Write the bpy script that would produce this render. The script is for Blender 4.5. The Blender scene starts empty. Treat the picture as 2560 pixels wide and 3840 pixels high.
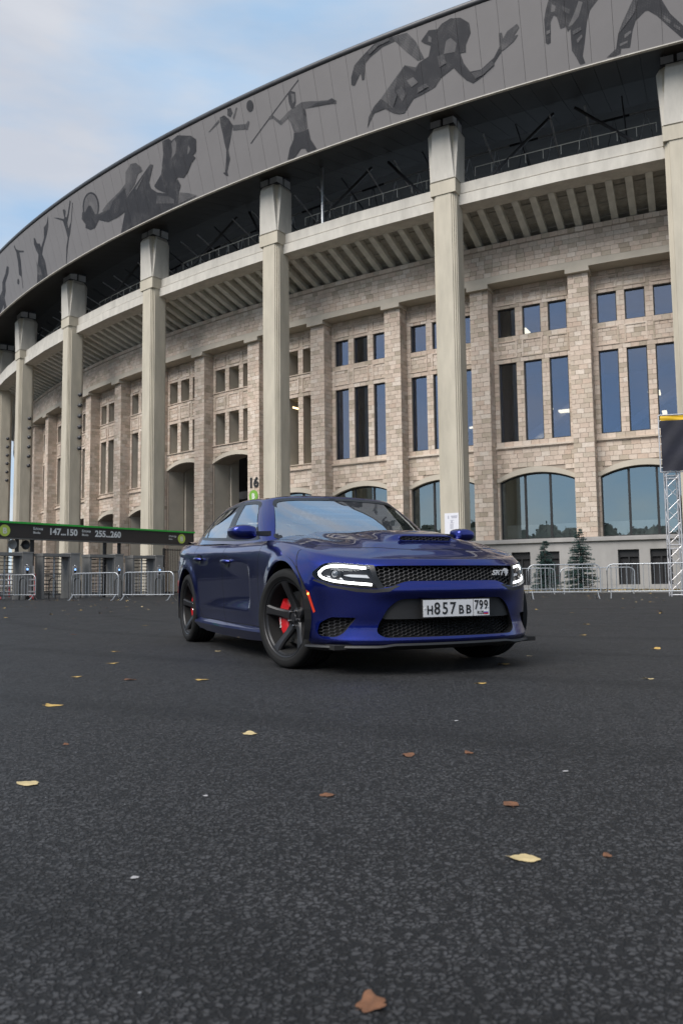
import bpy, bmesh, math, random
import numpy as np
from mathutils import Vector, Matrix
from mathutils.bvhtree import BVHTree
from mathutils.geometry import tessellate_polygon
rnd = random.Random(7)
SC = bpy.context.scene
COL = SC.collection
R_ = math.radians
PI = math.pi

# ------------------------------------------------------------------ camera
CAM_H, PITCH, ROLL, FPX = .625, R_(5.0), R_(-.67), 2987.0
cam = bpy.data.cameras.new('camera')
cam.sensor_fit = 'VERTICAL'; cam.sensor_height = 36.0; cam.sensor_width = 24.0
cam.lens = FPX / 3840 * 36.0
cam.clip_start = .05; cam.clip_end = 3000
cam.dof.use_dof = True; cam.dof.focus_distance = 6.0; cam.dof.aperture_fstop = 5.6
cam_o = bpy.data.objects.new('camera', cam); COL.objects.link(cam_o)
cam_o.location = (0, 0, CAM_H)
cam_o.rotation_mode = 'XYZ'
cam_o.matrix_world = Matrix.Translation((0, 0, CAM_H)) @ Matrix.Rotation(PI/2 + PITCH, 4, 'X') @ Matrix.Rotation(ROLL, 4, 'Z')
SC.camera = cam_o

# ------------------------------------------------------------------ sky, sun, exposure
SUN_EL, SUN_AZ = R_(46), R_(222)          # azimuth clockwise from +Y: behind the camera, to its left
w = bpy.data.worlds.new('World'); SC.world = w; w.use_nodes = True
nt = w.node_tree; nt.nodes.clear()
def wn(t, **k):
    n = nt.nodes.new(t)
    for a, b in k.items(): setattr(n, a, b)
    return n
out = wn('ShaderNodeOutputWorld'); bg = wn('ShaderNodeBackground')
sky = wn('ShaderNodeTexSky', sky_type='NISHITA', sun_disc=False, sun_elevation=SUN_EL, sun_rotation=SUN_AZ)
sky.altitude = 150; sky.air_density = 1.0; sky.dust_density = .3; sky.ozone_density = 2.0
tc = wn('ShaderNodeTexCoord'); mp = wn('ShaderNodeMapping'); mp.inputs['Scale'].default_value = (1.0, 1.0, 3.2)
mp.inputs['Location'].default_value = (.35, .2, .1)
n1 = wn('ShaderNodeTexNoise'); n1.inputs['Scale'].default_value = 2.1; n1.inputs['Detail'].default_value = 8; n1.inputs['Roughness'].default_value = .52
n1.inputs['Distortion'].default_value = .35
r1 = wn('ShaderNodeValToRGB'); r1.color_ramp.elements[0].position = .40; r1.color_ramp.elements[1].position = .68
r1.color_ramp.elements[0].color = (0, 0, 0, 1); r1.color_ramp.elements[1].color = (1, 1, 1, 1)
n2 = wn('ShaderNodeTexNoise'); n2.inputs['Scale'].default_value = 3.6; n2.inputs['Detail'].default_value = 6
r2 = wn('ShaderNodeValToRGB')
r2.color_ramp.elements[0].position = .36; r2.color_ramp.elements[0].color = (3.5, 5.0, 6.8, 1)
r2.color_ramp.elements[1].position = .64; r2.color_ramp.elements[1].color = (5.6, 5.75, 6.1, 1)
veil = wn('ShaderNodeMath', operation='MULTIPLY_ADD'); veil.inputs[1].default_value = .22; veil.inputs[2].default_value = .72
mix = wn('ShaderNodeMixRGB')
L = nt.links.new
L(tc.outputs['Generated'], mp.inputs['Vector']); L(mp.outputs[0], n1.inputs['Vector']); L(mp.outputs[0], n2.inputs['Vector'])
L(n1.outputs['Fac'], r1.inputs[0]); L(n2.outputs['Fac'], r2.inputs[0])
L(r1.outputs[0], veil.inputs[0]); L(veil.outputs[0], mix.inputs[0])
L(sky.outputs[0], mix.inputs[1]); L(r2.outputs[0], mix.inputs[2]); L(mix.outputs[0], bg.inputs['Color'])
bg.inputs['Strength'].default_value = .075
L(bg.outputs[0], out.inputs['Surface'])
sun = bpy.data.lights.new('sun', 'SUN'); sun.energy = 2.4; sun.angle = R_(44); sun.color = (1, .95, .89)
sun_o = bpy.data.objects.new('sun', sun); COL.objects.link(sun_o); sun_o.location = (-10, -30, 40)
sd = Vector((math.sin(SUN_AZ)*math.cos(SUN_EL), math.cos(SUN_AZ)*math.cos(SUN_EL), math.sin(SUN_EL)))
sun_o.rotation_euler = sd.to_track_quat('Z', 'Y').to_euler()
SC.view_settings.view_transform = 'Standard'; SC.view_settings.look = 'None'
SC.view_settings.exposure = .85; SC.view_settings.gamma = 1.0
try: SC.view_settings.use_curve_mapping = False
except Exception: pass
SC.render.engine = 'CYCLES'
SC.cycles.use_denoising = True
SC.cycles.max_bounces = 8; SC.cycles.transparent_max_bounces = 12

# ------------------------------------------------------------------ helpers
def camproj(q):
    "pixel of a world point in the 2560x3840 photograph (used only to choose which bricks are worth an object)"
    x, y, z = q[0], q[1], q[2]-CAM_H
    d = y*math.cos(PITCH)+z*math.sin(PITCH)
    if d <= .1: return None
    X = FPX*x/d; Y = FPX*(-y*math.sin(PITCH)+z*math.cos(PITCH))/d
    c, s = math.cos(ROLL), math.sin(ROLL)
    return 1280+c*X+s*Y, 1920-(-s*X+c*Y), d

def principled(name, col, rough=.6, metal=0., spec=.5, var=0., vscale=4., bump=0., bscale=60., coat=0., emit=None, estr=0., stretch=None, detail=5, transmission=0., alpha=1.):
    m = bpy.data.materials.new(name); m.use_nodes = True
    t = m.node_tree; b = t.nodes['Principled BSDF']
    b.inputs['Base Color'].default_value = (*col, 1); b.inputs['Roughness'].default_value = rough
    b.inputs['Metallic'].default_value = metal; b.inputs['Specular IOR Level'].default_value = spec
    b.inputs['Coat Weight'].default_value = coat; b.inputs['Coat Roughness'].default_value = .03
    b.inputs['Transmission Weight'].default_value = transmission; b.inputs['Alpha'].default_value = alpha
    if emit: b.inputs['Emission Color'].default_value = (*emit, 1); b.inputs['Emission Strength'].default_value = estr
    if var or bump:
        c = t.nodes.new('ShaderNodeTexCoord'); mpn = t.nodes.new('ShaderNodeMapping')
        t.links.new(c.outputs['Object'], mpn.inputs['Vector'])
        if stretch: mpn.inputs['Scale'].default_value = stretch
    if var:
        n = t.nodes.new('ShaderNodeTexNoise'); n.inputs['Scale'].default_value = vscale; n.inputs['Detail'].default_value = detail
        n.inputs['Roughness'].default_value = .62
        t.links.new(mpn.outputs[0], n.inputs['Vector'])
        mr = t.nodes.new('ShaderNodeMapRange'); mr.inputs['From Min'].default_value = .3; mr.inputs['From Max'].default_value = .7
        mr.inputs['To Min'].default_value = 1-var; mr.inputs['To Max'].default_value = 1+var*.6
        t.links.new(n.outputs['Fac'], mr.inputs['Value'])
        mx = t.nodes.new('ShaderNodeMixRGB'); mx.blend_type = 'MULTIPLY'; mx.inputs[0].default_value = 1
        mx.inputs[1].default_value = (*col, 1); t.links.new(mr.outputs[0], mx.inputs[2]); t.links.new(mx.outputs[0], b.inputs['Base Color'])
    if bump:
        n = t.nodes.new('ShaderNodeTexNoise'); n.inputs['Scale'].default_value = bscale; n.inputs['Detail'].default_value = 4
        t.links.new(mpn.outputs[0], n.inputs['Vector'])
        bp = t.nodes.new('ShaderNodeBump'); bp.inputs['Strength'].default_value = bump; bp.inputs['Distance'].default_value = .02
        t.links.new(n.outputs['Fac'], bp.inputs['Height']); t.links.new(bp.outputs[0], b.inputs['Normal'])
    return m

class MB:
    "collects geometry for ONE mesh"
    def __init__(s): s.v = []; s.f = []; s.m = []; s.mi = 0
    def add(s, vs, fs):
        o = len(s.v); s.v += [tuple(v) for v in vs]; s.f += [tuple(i+o for i in f) for f in fs]; s.m += [s.mi]*len(fs)
    def quad(s, a, b, c, d): s.add([a, b, c, d], [(0, 1, 2, 3)])
    def box(s, c, d, yaw=0., back=True):
        cx, cy, cz = c; hx, hy, hz = d[0]/2, d[1]/2, d[2]/2; co, si = math.cos(yaw), math.sin(yaw)
        vs = []
        for z in (-hz, hz):
            for x, y in ((-hx, -hy), (hx, -hy), (hx, hy), (-hx, hy)): vs.append((cx+x*co-y*si, cy+x*si+y*co, cz+z))
        fs = [(0, 3, 2, 1), (4, 5, 6, 7), (0, 1, 5, 4), (1, 2, 6, 5), (2, 3, 7, 6)]
        if back: fs.append((3, 0, 4, 7))
        s.add(vs, fs)
    def hexa(s, p):   # 8 corners: bottom ring then top ring
        s.add(p, [(0, 3, 2, 1), (4, 5, 6, 7), (0, 1, 5, 4), (1, 2, 6, 5), (2, 3, 7, 6), (3, 0, 4, 7)])
    def tube(s, pts, r, n=8, cap=True, closed=False):
        pts = [Vector(p) for p in pts]; k = len(pts); rings = []
        rr = r if isinstance(r, (list, tuple)) else [r]*k
        up = Vector((0, 0, 1))
        for i, p in enumerate(pts):
            a = pts[i-1] if (i or closed) else p; b = pts[(i+1) % k] if (i < k-1 or closed) else p
            t = (b-a).normalized()
            u = t.cross(up)
            if u.length < 1e-3: u = t.cross(Vector((1, 0, 0)))
            u.normalize(); v = t.cross(u)
            rings.append([p+(u*math.cos(2*PI*j/n)+v*math.sin(2*PI*j/n))*rr[i] for j in range(n)])
        vs = [q for r0 in rings for q in r0]; fs = []
        for i in range(k if closed else k-1):
            i2 = (i+1) % k
            for j in range(n): fs.append((i*n+j, i*n+(j+1) % n, i2*n+(j+1) % n, i2*n+j))
        if cap and not closed: fs.append(tuple(range(n))); fs.append(tuple((k-1)*n+j for j in range(n)))
        s.add(vs, fs)
    def lathe(s, prof, n=32, axis='z', o=(0, 0, 0), a0=0, a1=2*PI):
        full = abs(a1-a0-2*PI) < 1e-6; m = n if full else n+1
        vs = []
        for i in range(m):
            a = a0+(a1-a0)*i/n; c, si = math.cos(a), math.sin(a)
            for r, h in prof:
                p = (r*c, r*si, h) if axis == 'z' else ((r*c, h, r*si) if axis == 'y' else (h, r*c, r*si))
                vs.append((p[0]+o[0], p[1]+o[1], p[2]+o[2]))
        k = len(prof); fs = []
        for i in range(n):
            for j in range(k-1):
                a, b = i*k+j, ((i+1) % m)*k+j; fs.append((a, b, b+1, a+1))
        s.add(vs, fs)
    def poly(s, pts3):
        "one polygon, any outline, tessellated"
        tr = tessellate_polygon([[Vector(p) for p in pts3]]); s.add(pts3, [tuple(t) for t in tr])
    def prism(s, pts, ext):
        "outline pts (3-D) pushed along ext, closed"
        n = len(pts); e = Vector(ext); top = [tuple(Vector(p)+e) for p in pts]
        tr = [tuple(t) for t in tessellate_polygon([[Vector(p) for p in pts]])]
        s.add(list(pts)+top, tr+[tuple(i+n for i in reversed(t)) for t in tr]+[(i, (i+1) % n, (i+1) % n+n, i+n) for i in range(n)])
    def mesh(s, name, mats, smooth=False, fix=True, angle=None):
        me = bpy.data.meshes.new(name); me.from_pydata(s.v, [], s.f)
        for m in (mats if isinstance(mats, (list, tuple)) else [mats]): me.materials.append(m)
        if any(s.m): me.polygons.foreach_set('material_index', s.m)
        if fix:
            bm = bmesh.new(); bm.from_mesh(me); bmesh.ops.recalc_face_normals(bm, faces=bm.faces); bm.to_mesh(me); bm.free()
        if smooth:
            me.polygons.foreach_set('use_smooth', [True]*len(me.polygons))
            if angle: me.set_sharp_from_angle(angle=R_(angle))
        me.update(); return me
    def build(s, name, mats, parent=None, smooth=False, angle=None, **k):
        return link(name, s.mesh(name, mats, smooth, angle=angle), parent, **k)

def link(name, data, parent=None, loc=(0, 0, 0), rotz=0., kind=None, label=None, cat=None, group=None, rot=None, scale=None):
    o = bpy.data.objects.new(name, data); COL.objects.link(o)
    if parent: o.parent = parent
    o.location = loc; o.rotation_euler = rot if rot else (0, 0, rotz)
    if scale: o.scale = scale
    if kind: o['kind'] = kind
    if label: o['label'] = label
    if cat: o['category'] = cat
    if group: o['group'] = group
    return o
def thing(name, label, cat, loc=(0, 0, 0), rotz=0., group=None): return link(name, None, None, loc, rotz, None, label, cat, group)
def dup(o, loc, rotz=None, label=None, group=None):
    r = o.copy(); COL.objects.link(r); r.location = loc
    if rotz is not None: r.rotation_euler = (0, 0, rotz)
    if label: r['label'] = label
    if group: r['group'] = group
    for c in o.children:
        d = c.copy(); COL.objects.link(d); d.parent = r
        for g in c.children:
            e = g.copy(); COL.objects.link(e); e.parent = d
    return r
_font_cache = {}
def text_mesh(txt, size, mat, ext=.002, bold=0., align='LEFT', shear=0., sx=1.):
    c = bpy.data.curves.new('lettering', 'FONT'); c.body = txt; c.size = size; c.extrude = ext; c.offset = bold; c.align_x = align; c.shear = shear
    c.resolution_u = 4
    o = bpy.data.objects.new('tmp_text', c); COL.objects.link(o)
    dg = bpy.context.evaluated_depsgraph_get(); me = bpy.data.meshes.new_from_object(o.evaluated_get(dg))
    bpy.data.objects.remove(o); me.materials.clear(); me.materials.append(mat)
    if sx != 1.:
        for v in me.vertices: v.co.x *= sx
    return me

# ------------------------------------------------------------------ materials
def brick_material():
    m = bpy.data.materials.new('stone_brick'); m.use_nodes = True; t = m.node_tree; b = t.nodes['Principled BSDF']; N = t.nodes.new; K = t.links.new
    oi = N('ShaderNodeObjectInfo'); ge = N('ShaderNodeNewGeometry'); a = N('ShaderNodeMath'); a.operation = 'ADD'
    K(oi.outputs['Random'], a.inputs[0]); K(ge.outputs['Random Per Island'], a.inputs[1])
    fr = N('ShaderNodeMath'); fr.operation = 'FRACT'; K(a.outputs[0], fr.inputs[0])
    r = N('ShaderNodeValToRGB'); r.color_ramp.interpolation = 'LINEAR'; e = r.color_ramp.elements
    cols = [(.0, (.54, .42, .335)), (.16, (.66, .555, .465)), (.34, (.57, .455, .37)), (.52, (.68, .59, .505)), (.70, (.47, .395, .31)), (.86, (.61, .50, .415)), (1., (.40, .335, .26))]
    e[0].position, e[0].color = cols[0][0], (*cols[0][1], 1); e[1].position, e[1].color = cols[-1][0], (*cols[-1][1], 1)
    for p, c in cols[1:-1]: x = e.new(p); x.color = (*c, 1)
    K(fr.outputs[0], r.inputs[0])
    c = N('ShaderNodeTexCoord'); n = N('ShaderNodeTexNoise'); n.inputs['Scale'].default_value = 9; n.inputs['Detail'].default_value = 8; n.inputs['Roughness'].default_value = .7
    gp = N('ShaderNodeNewGeometry'); K(gp.outputs['Position'], n.inputs['Vector'])
    mr = N('ShaderNodeMapRange'); mr.inputs['From Min'].default_value = .3; mr.inputs['From Max'].default_value = .7; mr.inputs['To Min'].default_value = .84; mr.inputs['To Max'].default_value = 1.10
    K(n.outputs['Fac'], mr.inputs['Value']); mx = N('ShaderNodeMixRGB'); mx.blend_type = 'MULTIPLY'; mx.inputs[0].default_value = 1
    n2 = N('ShaderNodeTexNoise'); n2.inputs['Scale'].default_value = .35; n2.inputs['Detail'].default_value = 5; K(gp.outputs['Position'], n2.inputs['Vector'])
    m2 = N('ShaderNodeMapRange'); m2.inputs['From Min'].default_value = .35; m2.inputs['From Max'].default_value = .7; m2.inputs['To Min'].default_value = .86; m2.inputs['To Max'].default_value = 1.06
    K(n2.outputs['Fac'], m2.inputs['Value']); mx2 = N('ShaderNodeMixRGB'); mx2.blend_type = 'MULTIPLY'; mx2.inputs[0].default_value = 1
    K(r.outputs[0], mx.inputs[1]); K(mr.outputs[0], mx.inputs[2]); K(mx.outputs[0], mx2.inputs[1]); K(m2.outputs[0], mx2.inputs[2]); K(mx2.outputs[0], b.inputs['Base Color'])
    b.inputs['Roughness'].default_value = .85; b.inputs['Specular IOR Level'].default_value = .3
    bp = N('ShaderNodeBump'); bp.inputs['Strength'].default_value = .35; bp.inputs['Distance'].default_value = .03; K(n.outputs['Fac'], bp.inputs['Height']); K(bp.outputs[0], b.inputs['Normal'])
    return m

def asphalt_material():
    m = bpy.data.materials.new('asphalt'); m.use_nodes = True; t = m.node_tree; b = t.nodes['Principled BSDF']; N = t.nodes.new; K = t.links.new
    c = N('ShaderNodeTexCoord')
    def noise(s, d=4, r=.6, dist=0.):
        n = N('ShaderNodeTexNoise'); n.inputs['Scale'].default_value = s; n.inputs['Detail'].default_value = d; n.inputs['Roughness'].default_value = r; n.inputs['Distortion'].default_value = dist
        K(c.outputs['Object'], n.inputs['Vector']); return n
    warp = noise(60, 2, .5); wmix = N('ShaderNodeMixRGB'); wmix.inputs[0].default_value = .022; K(c.outputs['Object'], wmix.inputs[1]); K(warp.outputs['Color'], wmix.inputs[2])
    v = N('ShaderNodeTexVoronoi'); v.inputs['Scale'].default_value = 72; K(wmix.outputs[0], v.inputs['Vector'])
    ve = N('ShaderNodeTexVoronoi'); ve.feature = 'DISTANCE_TO_EDGE'; ve.inputs['Scale'].default_value = 72; K(wmix.outputs[0], ve.inputs['Vector'])
    nA = noise(230, 3, .6); nB = noise(48, 4, .65, .6); nC = noise(1.1, 6, .62); nD = noise(.13, 5, .6)
    sc = N('ShaderNodeSeparateColor'); K(v.outputs['Color'], sc.inputs[0])
    pit = N('ShaderNodeMapRange'); pit.inputs['From Min'].default_value = .35; pit.inputs['From Max'].default_value = .46; K(nB.outputs['Fac'], pit.inputs['Value'])
    lost = N('ShaderNodeMapRange'); lost.inputs['From Min'].default_value = .08; lost.inputs['From Max'].default_value = .16; K(sc.outputs[1], lost.inputs['Value'])      # one stone in eight has broken out
    ed = N('ShaderNodeMapRange'); ed.inputs['From Min'].default_value = .0; ed.inputs['From Max'].default_value = .14; K(ve.outputs['Distance'], ed.inputs['Value'])
    h0 = N('ShaderNodeMath'); h0.operation = 'MULTIPLY'; K(pit.outputs[0], h0.inputs[0]); K(lost.outputs[0], h0.inputs[1])
    h = N('ShaderNodeMath'); h.operation = 'MULTIPLY'; K(ed.outputs[0], h.inputs[0]); K(h0.outputs[0], h.inputs[1])
    h2 = N('ShaderNodeMath'); h2.operation = 'MULTIPLY_ADD'; K(nA.outputs['Fac'], h2.inputs[0]); h2.inputs[1].default_value = .25; K(h.outputs[0], h2.inputs[2])
    st = N('ShaderNodeMapRange'); st.inputs['To Min'].default_value = .55; st.inputs['To Max'].default_value = 1.3; K(sc.outputs[0], st.inputs['Value'])
    hs = N('ShaderNodeMath'); hs.operation = 'MULTIPLY'; K(h.outputs[0], hs.inputs[0]); K(st.outputs[0], hs.inputs[1])
    cr = N('ShaderNodeMixRGB'); K(hs.outputs[0], cr.inputs[0]); cr.inputs[1].default_value = (.0055, .0055, .006, 1); cr.inputs[2].default_value = (.054, .0535, .056, 1)
    tone = N('ShaderNodeMixRGB'); tone.blend_type = 'MULTIPLY'; tone.inputs[0].default_value = 1
    a = N('ShaderNodeMath'); a.operation = 'ADD'; K(nC.outputs['Fac'], a.inputs[0]); K(nD.outputs['Fac'], a.inputs[1])
    mr = N('ShaderNodeMapRange'); mr.inputs['From Min'].default_value = .7; mr.inputs['From Max'].default_value = 1.3; mr.inputs['To Min'].default_value = .85; mr.inputs['To Max'].default_value = 1.3
    K(a.outputs[0], mr.inputs['Value'])
    # tyre tracks: dark arcs worn across the square
    wv = N('ShaderNodeTexWave'); wv.wave_type = 'RINGS'; wv.rings_direction = 'Z'; wv.inputs['Scale'].default_value = .16; wv.inputs['Distortion'].default_value = 3.; wv.inputs['Detail'].default_value = 2; wv.inputs['Detail Scale'].default_value = .4
    mo = N('ShaderNodeMapping'); mo.inputs['Location'].default_value = (-9, -22, 0); K(c.outputs['Object'], mo.inputs['Vector']); K(mo.outputs[0], wv.inputs['Vector'])
    wr = N('ShaderNodeMapRange'); wr.inputs['From Min'].default_value = .90; wr.inputs['From Max'].default_value = 1.; wr.inputs['To Min'].default_value = 1; wr.inputs['To Max'].default_value = .70; K(wv.outputs['Fac'], wr.inputs['Value'])
    mm = N('ShaderNodeMath'); mm.operation = 'MULTIPLY'; K(mr.outputs[0], mm.inputs[0]); K(wr.outputs[0], mm.inputs[1])
    K(cr.outputs[0], tone.inputs[1]); K(mm.outputs[0], tone.inputs[2])
    # pale chips and spots
    vs = N('ShaderNodeTexVoronoi'); vs.inputs['Scale'].default_value = 16; K(c.outputs['Object'], vs.inputs['Vector'])
    sp = N('ShaderNodeMath'); sp.operation = 'LESS_THAN'; sp.inputs[1].default_value = .045; K(vs.outputs['Distance'], sp.inputs[0])
    sg = N('ShaderNodeMath'); sg.operation = 'GREATER_THAN'; sg.inputs[1].default_value = .80; sepc = N('ShaderNodeSeparateColor'); K(vs.outputs['Color'], sepc.inputs[0]); K(sepc.outputs[0], sg.inputs[0])
    spm = N('ShaderNodeMath'); spm.operation = 'MULTIPLY'; K(sp.outputs[0], spm.inputs[0]); K(sg.outputs[0], spm.inputs[1])
    mx = N('ShaderNodeMixRGB'); K(spm.outputs[0], mx.inputs[0]); K(tone.outputs[0], mx.inputs[1]); mx.inputs[2].default_value = (.26, .26, .27, 1)
    K(mx.outputs[0], b.inputs['Base Color'])
    b.inputs['Specular IOR Level'].default_value = .38
    rr = N('ShaderNodeMapRange'); rr.inputs['From Min'].default_value = .3; rr.inputs['From Max'].default_value = .7; rr.inputs['To Min'].default_value = .56; rr.inputs['To Max'].default_value = .74; K(nC.outputs['Fac'], rr.inputs['Value']); K(rr.outputs[0], b.inputs['Roughness'])
    bp = N('ShaderNodeBump'); bp.inputs['Strength'].default_value = 1.; bp.inputs['Distance'].default_value = .014; K(h2.outputs[0], bp.inputs['Height']); K(bp.outputs[0], b.inputs['Normal'])
    return m

def glass_material(name, tint, refl, rough=.0, gcol=(.86, .93, 1)):
    "window glass: a reflecting share that grows at grazing angles, the rest lets the room behind show"
    m = bpy.data.materials.new(name); m.use_nodes = True; t = m.node_tree; t.nodes.clear(); N = t.nodes.new; K = t.links.new
    o = N('ShaderNodeOutputMaterial'); g = N('ShaderNodeBsdfGlossy'); g.inputs['Roughness'].default_value = rough; g.inputs['Color'].default_value = (*gcol, 1)
    tr = N('ShaderNodeBsdfTransparent'); tr.inputs['Color'].default_value = (*tint, 1)
    ge = N('ShaderNodeNewGeometry'); dt = N('ShaderNodeVectorMath'); dt.operation = 'DOT_PRODUCT'; K(ge.outputs['Incoming'], dt.inputs[0]); K(ge.outputs['Normal'], dt.inputs[1])
    ab = N('ShaderNodeMath'); ab.operation = 'ABSOLUTE'; K(dt.outputs['Value'], ab.inputs[0]); om = N('ShaderNodeMath'); om.operation = 'SUBTRACT'; om.inputs[0].default_value = 1; K(ab.outputs[0], om.inputs[1])
    pw = N('ShaderNodeMath'); pw.operation = 'POWER'; pw.inputs[1].default_value = 4.5; K(om.outputs[0], pw.inputs[0])
    a = N('ShaderNodeMath'); a.operation = 'MULTIPLY_ADD'; a.use_clamp = True; a.inputs[1].default_value = .95-refl; a.inputs[2].default_value = .045+refl; K(pw.outputs[0], a.inputs[0])
    mx = N('ShaderNodeMixShader'); K(a.outputs[0], mx.inputs[0]); K(tr.outputs[0], mx.inputs[1]); K(g.outputs[0], mx.inputs[2]); K(mx.outputs[0], o.inputs[0])
    return m

def print_material(name, col, dots):
    "halftone print: round perforations let the panel colour through"
    m = principled(name, col, .7); t = m.node_tree; b = t.nodes['Principled BSDF']
    c = t.nodes.new('ShaderNodeTexCoord'); v = t.nodes.new('ShaderNodeTexVoronoi'); v.inputs['Scale'].default_value = 15; v.inputs['Randomness'].default_value = 0
    t.links.new(c.outputs['UV'], v.inputs['Vector'])
    n = t.nodes.new('ShaderNodeTexNoise'); n.inputs['Scale'].default_value = 1.1; n.inputs['Detail'].default_value = 3; n.inputs['Distortion'].default_value = .8; t.links.new(c.outputs['Object'], n.inputs['Vector'])
    q = t.nodes.new('ShaderNodeMapRange'); q.inputs['From Min'].default_value = .42; q.inputs['From Max'].default_value = .66; q.inputs['To Min'].default_value = dots-.10; q.inputs['To Max'].default_value = dots+.13; t.links.new(n.outputs['Fac'], q.inputs['Value'])
    r = t.nodes.new('ShaderNodeMath'); r.operation = 'LESS_THAN'; t.links.new(v.outputs['Distance'], r.inputs[0]); t.links.new(q.outputs[0], r.inputs[1])
    mx = t.nodes.new('ShaderNodeMixRGB'); mx.inputs[1].default_value = (*col, 1); mx.inputs[2].default_value = (.15, .142, .142, 1); t.links.new(r.outputs[0], mx.inputs[0]); t.links.new(mx.outputs[0], b.inputs['Base Color'])
    return m

M = {}
M['brick'] = brick_material(); M['asphalt'] = asphalt_material()
M['mortar'] = principled('mortar', (.37, .31, .255), .9, var=.12, vscale=3)
M['plaster'] = principled('beige_plaster', (.49, .44, .365), .8, var=.10, vscale=1.1, bump=.08, bscale=40)
M['cream'] = principled('cream_concrete', (.47, .425, .34), .75, var=.20, vscale=1.3, bump=.06, bscale=30, stretch=(1, 1, .22))
M['pale'] = principled('pale_concrete', (.53, .50, .445), .75, var=.18, vscale=1.8, bump=.06, bscale=30, stretch=(1, 1, .3))
M['plinth'] = principled('grey_plinth', (.31, .30, .29), .85, var=.16, vscale=1.2, bump=.1, bscale=25, stretch=(1, 1, .5))
M['rib'] = principled('grey_concrete', (.64, .62, .56), .85, var=.15, vscale=2)
M['deck'] = principled('ribbed_deck', (.36, .34, .30), .8, var=.25, vscale=3, stretch=(1, 1, 6))
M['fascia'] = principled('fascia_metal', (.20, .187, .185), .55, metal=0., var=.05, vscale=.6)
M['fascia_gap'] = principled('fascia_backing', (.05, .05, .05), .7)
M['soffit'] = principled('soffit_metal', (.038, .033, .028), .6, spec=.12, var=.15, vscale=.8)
M['rim'] = principled('roof_edge_metal', (.06, .06, .065), .4, metal=.3, var=.2, vscale=1)
M['steel_dark'] = principled('dark_steel', (.045, .045, .05), .5, var=.2, vscale=3)
M['steel_grey'] = principled('grey_steel', (.58, .58, .59), .5, metal=0., var=.15, vscale=6)
M['galv'] = principled('galvanised_steel', (.50, .52, .54), .42, metal=.75, var=.18, vscale=14)
M['alu'] = principled('truss_aluminium', (.62, .61, .62), .4, metal=.7, var=.12, vscale=10)
M['black_frame'] = principled('black_window_frame', (.012, .012, .013), .45)
M['interior'] = principled('dark_interior', (.11, .11, .115), .8, var=.35, vscale=.35)
M['interior_light'] = principled('grey_interior', (.22, .22, .23), .8, var=.35, vscale=.8)
M['void'] = principled('dark_void', (.02, .02, .022), .9, var=.4, vscale=.5)
M['winglass'] = glass_material('tall_window_glass', (.60, .66, .80), .14, gcol=(.76, .85, 1))
M['archglass'] = glass_material('arch_window_glass', (.62, .68, .68), .27, gcol=(.80, .95, 1))
M['lamp'] = principled('ceiling_lamp', (.9, .85, .7), .5, emit=(1, .74, .36), estr=2.4)
M['printD'] = print_material('mural_dark', (.022, .022, .027), .13)
M['printM'] = print_material('mural_mid', (.045, .044, .049), .30)
M['printL'] = print_material('mural_light', (.09, .086, .09), .42)
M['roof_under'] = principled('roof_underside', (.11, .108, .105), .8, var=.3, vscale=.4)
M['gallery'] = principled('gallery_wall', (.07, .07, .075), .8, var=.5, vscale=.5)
M['gallery_bits'] = principled('gallery_fittings', (.50, .50, .52), .7, var=.4, vscale=2)
M['white_paper'] = principled('paper', (.66, .66, .70), .8, var=.05, vscale=8)
M['paper_ink'] = principled('paper_ink', (.34, .34, .40), .8)
M['number_black'] = principled('number_black', (.014, .014, .015), .5)
M['sign_green'] = principled('sign_green', (.16, .36, .045), .6)
M['sign_white'] = principled('sign_white', (.70, .70, .68), .6)

# ------------------------------------------------------------------ ground
g = MB(); n = 24
g.add([(-900, -900, 0), (900, -900, 0), (900, 900, 0), (-900, 900, 0)], [(0, 1, 2, 3)])
g.build('ground', M['asphalt'], kind='structure', label='dark grey coarse asphalt of the open square')
# ------------------------------------------------------------------ the stadium
CX, CY = 61.581, 140.797                      # centre of the round stadium
RW, RP, RF = 109.75, 110.60, 110.85           # recessed wall, pilaster front, frieze front
TH0, TH1 = -103.0, -161.0                     # the stretch of it that can be seen
ST = thing('stadium', 'round stadium with pinkish stone walls, cream columns and a grey roof band of athletes', 'stadium', (CX, CY, 0))
def pol(R, th, z): a = R_(th); return (R*math.cos(a), R*math.sin(a), z)
def pbox(mb, R0, R1, ta, tb, z0, z1, step=1.5):
    n = max(1, int(math.ceil(abs(tb-ta)/step)))
    for i in range(n):
        a = ta+(tb-ta)*i/n; b = ta+(tb-ta)*(i+1)/n
        mb.hexa([pol(R0, a, z0), pol(R1, a, z0), pol(R1, b, z0), pol(R0, b, z0), pol(R0, a, z1), pol(R1, a, z1), pol(R1, b, z1), pol(R0, b, z1)])
def deg(m, R=110.): return math.degrees(m/R)
PILC = lambda k: -116.17-2.855*k
BAYC = lambda k: -114.742-2.855*k
COLC = lambda k: -119.17-5.73*k
PH = .275                                      # half width of a pilaster, degrees

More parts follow.
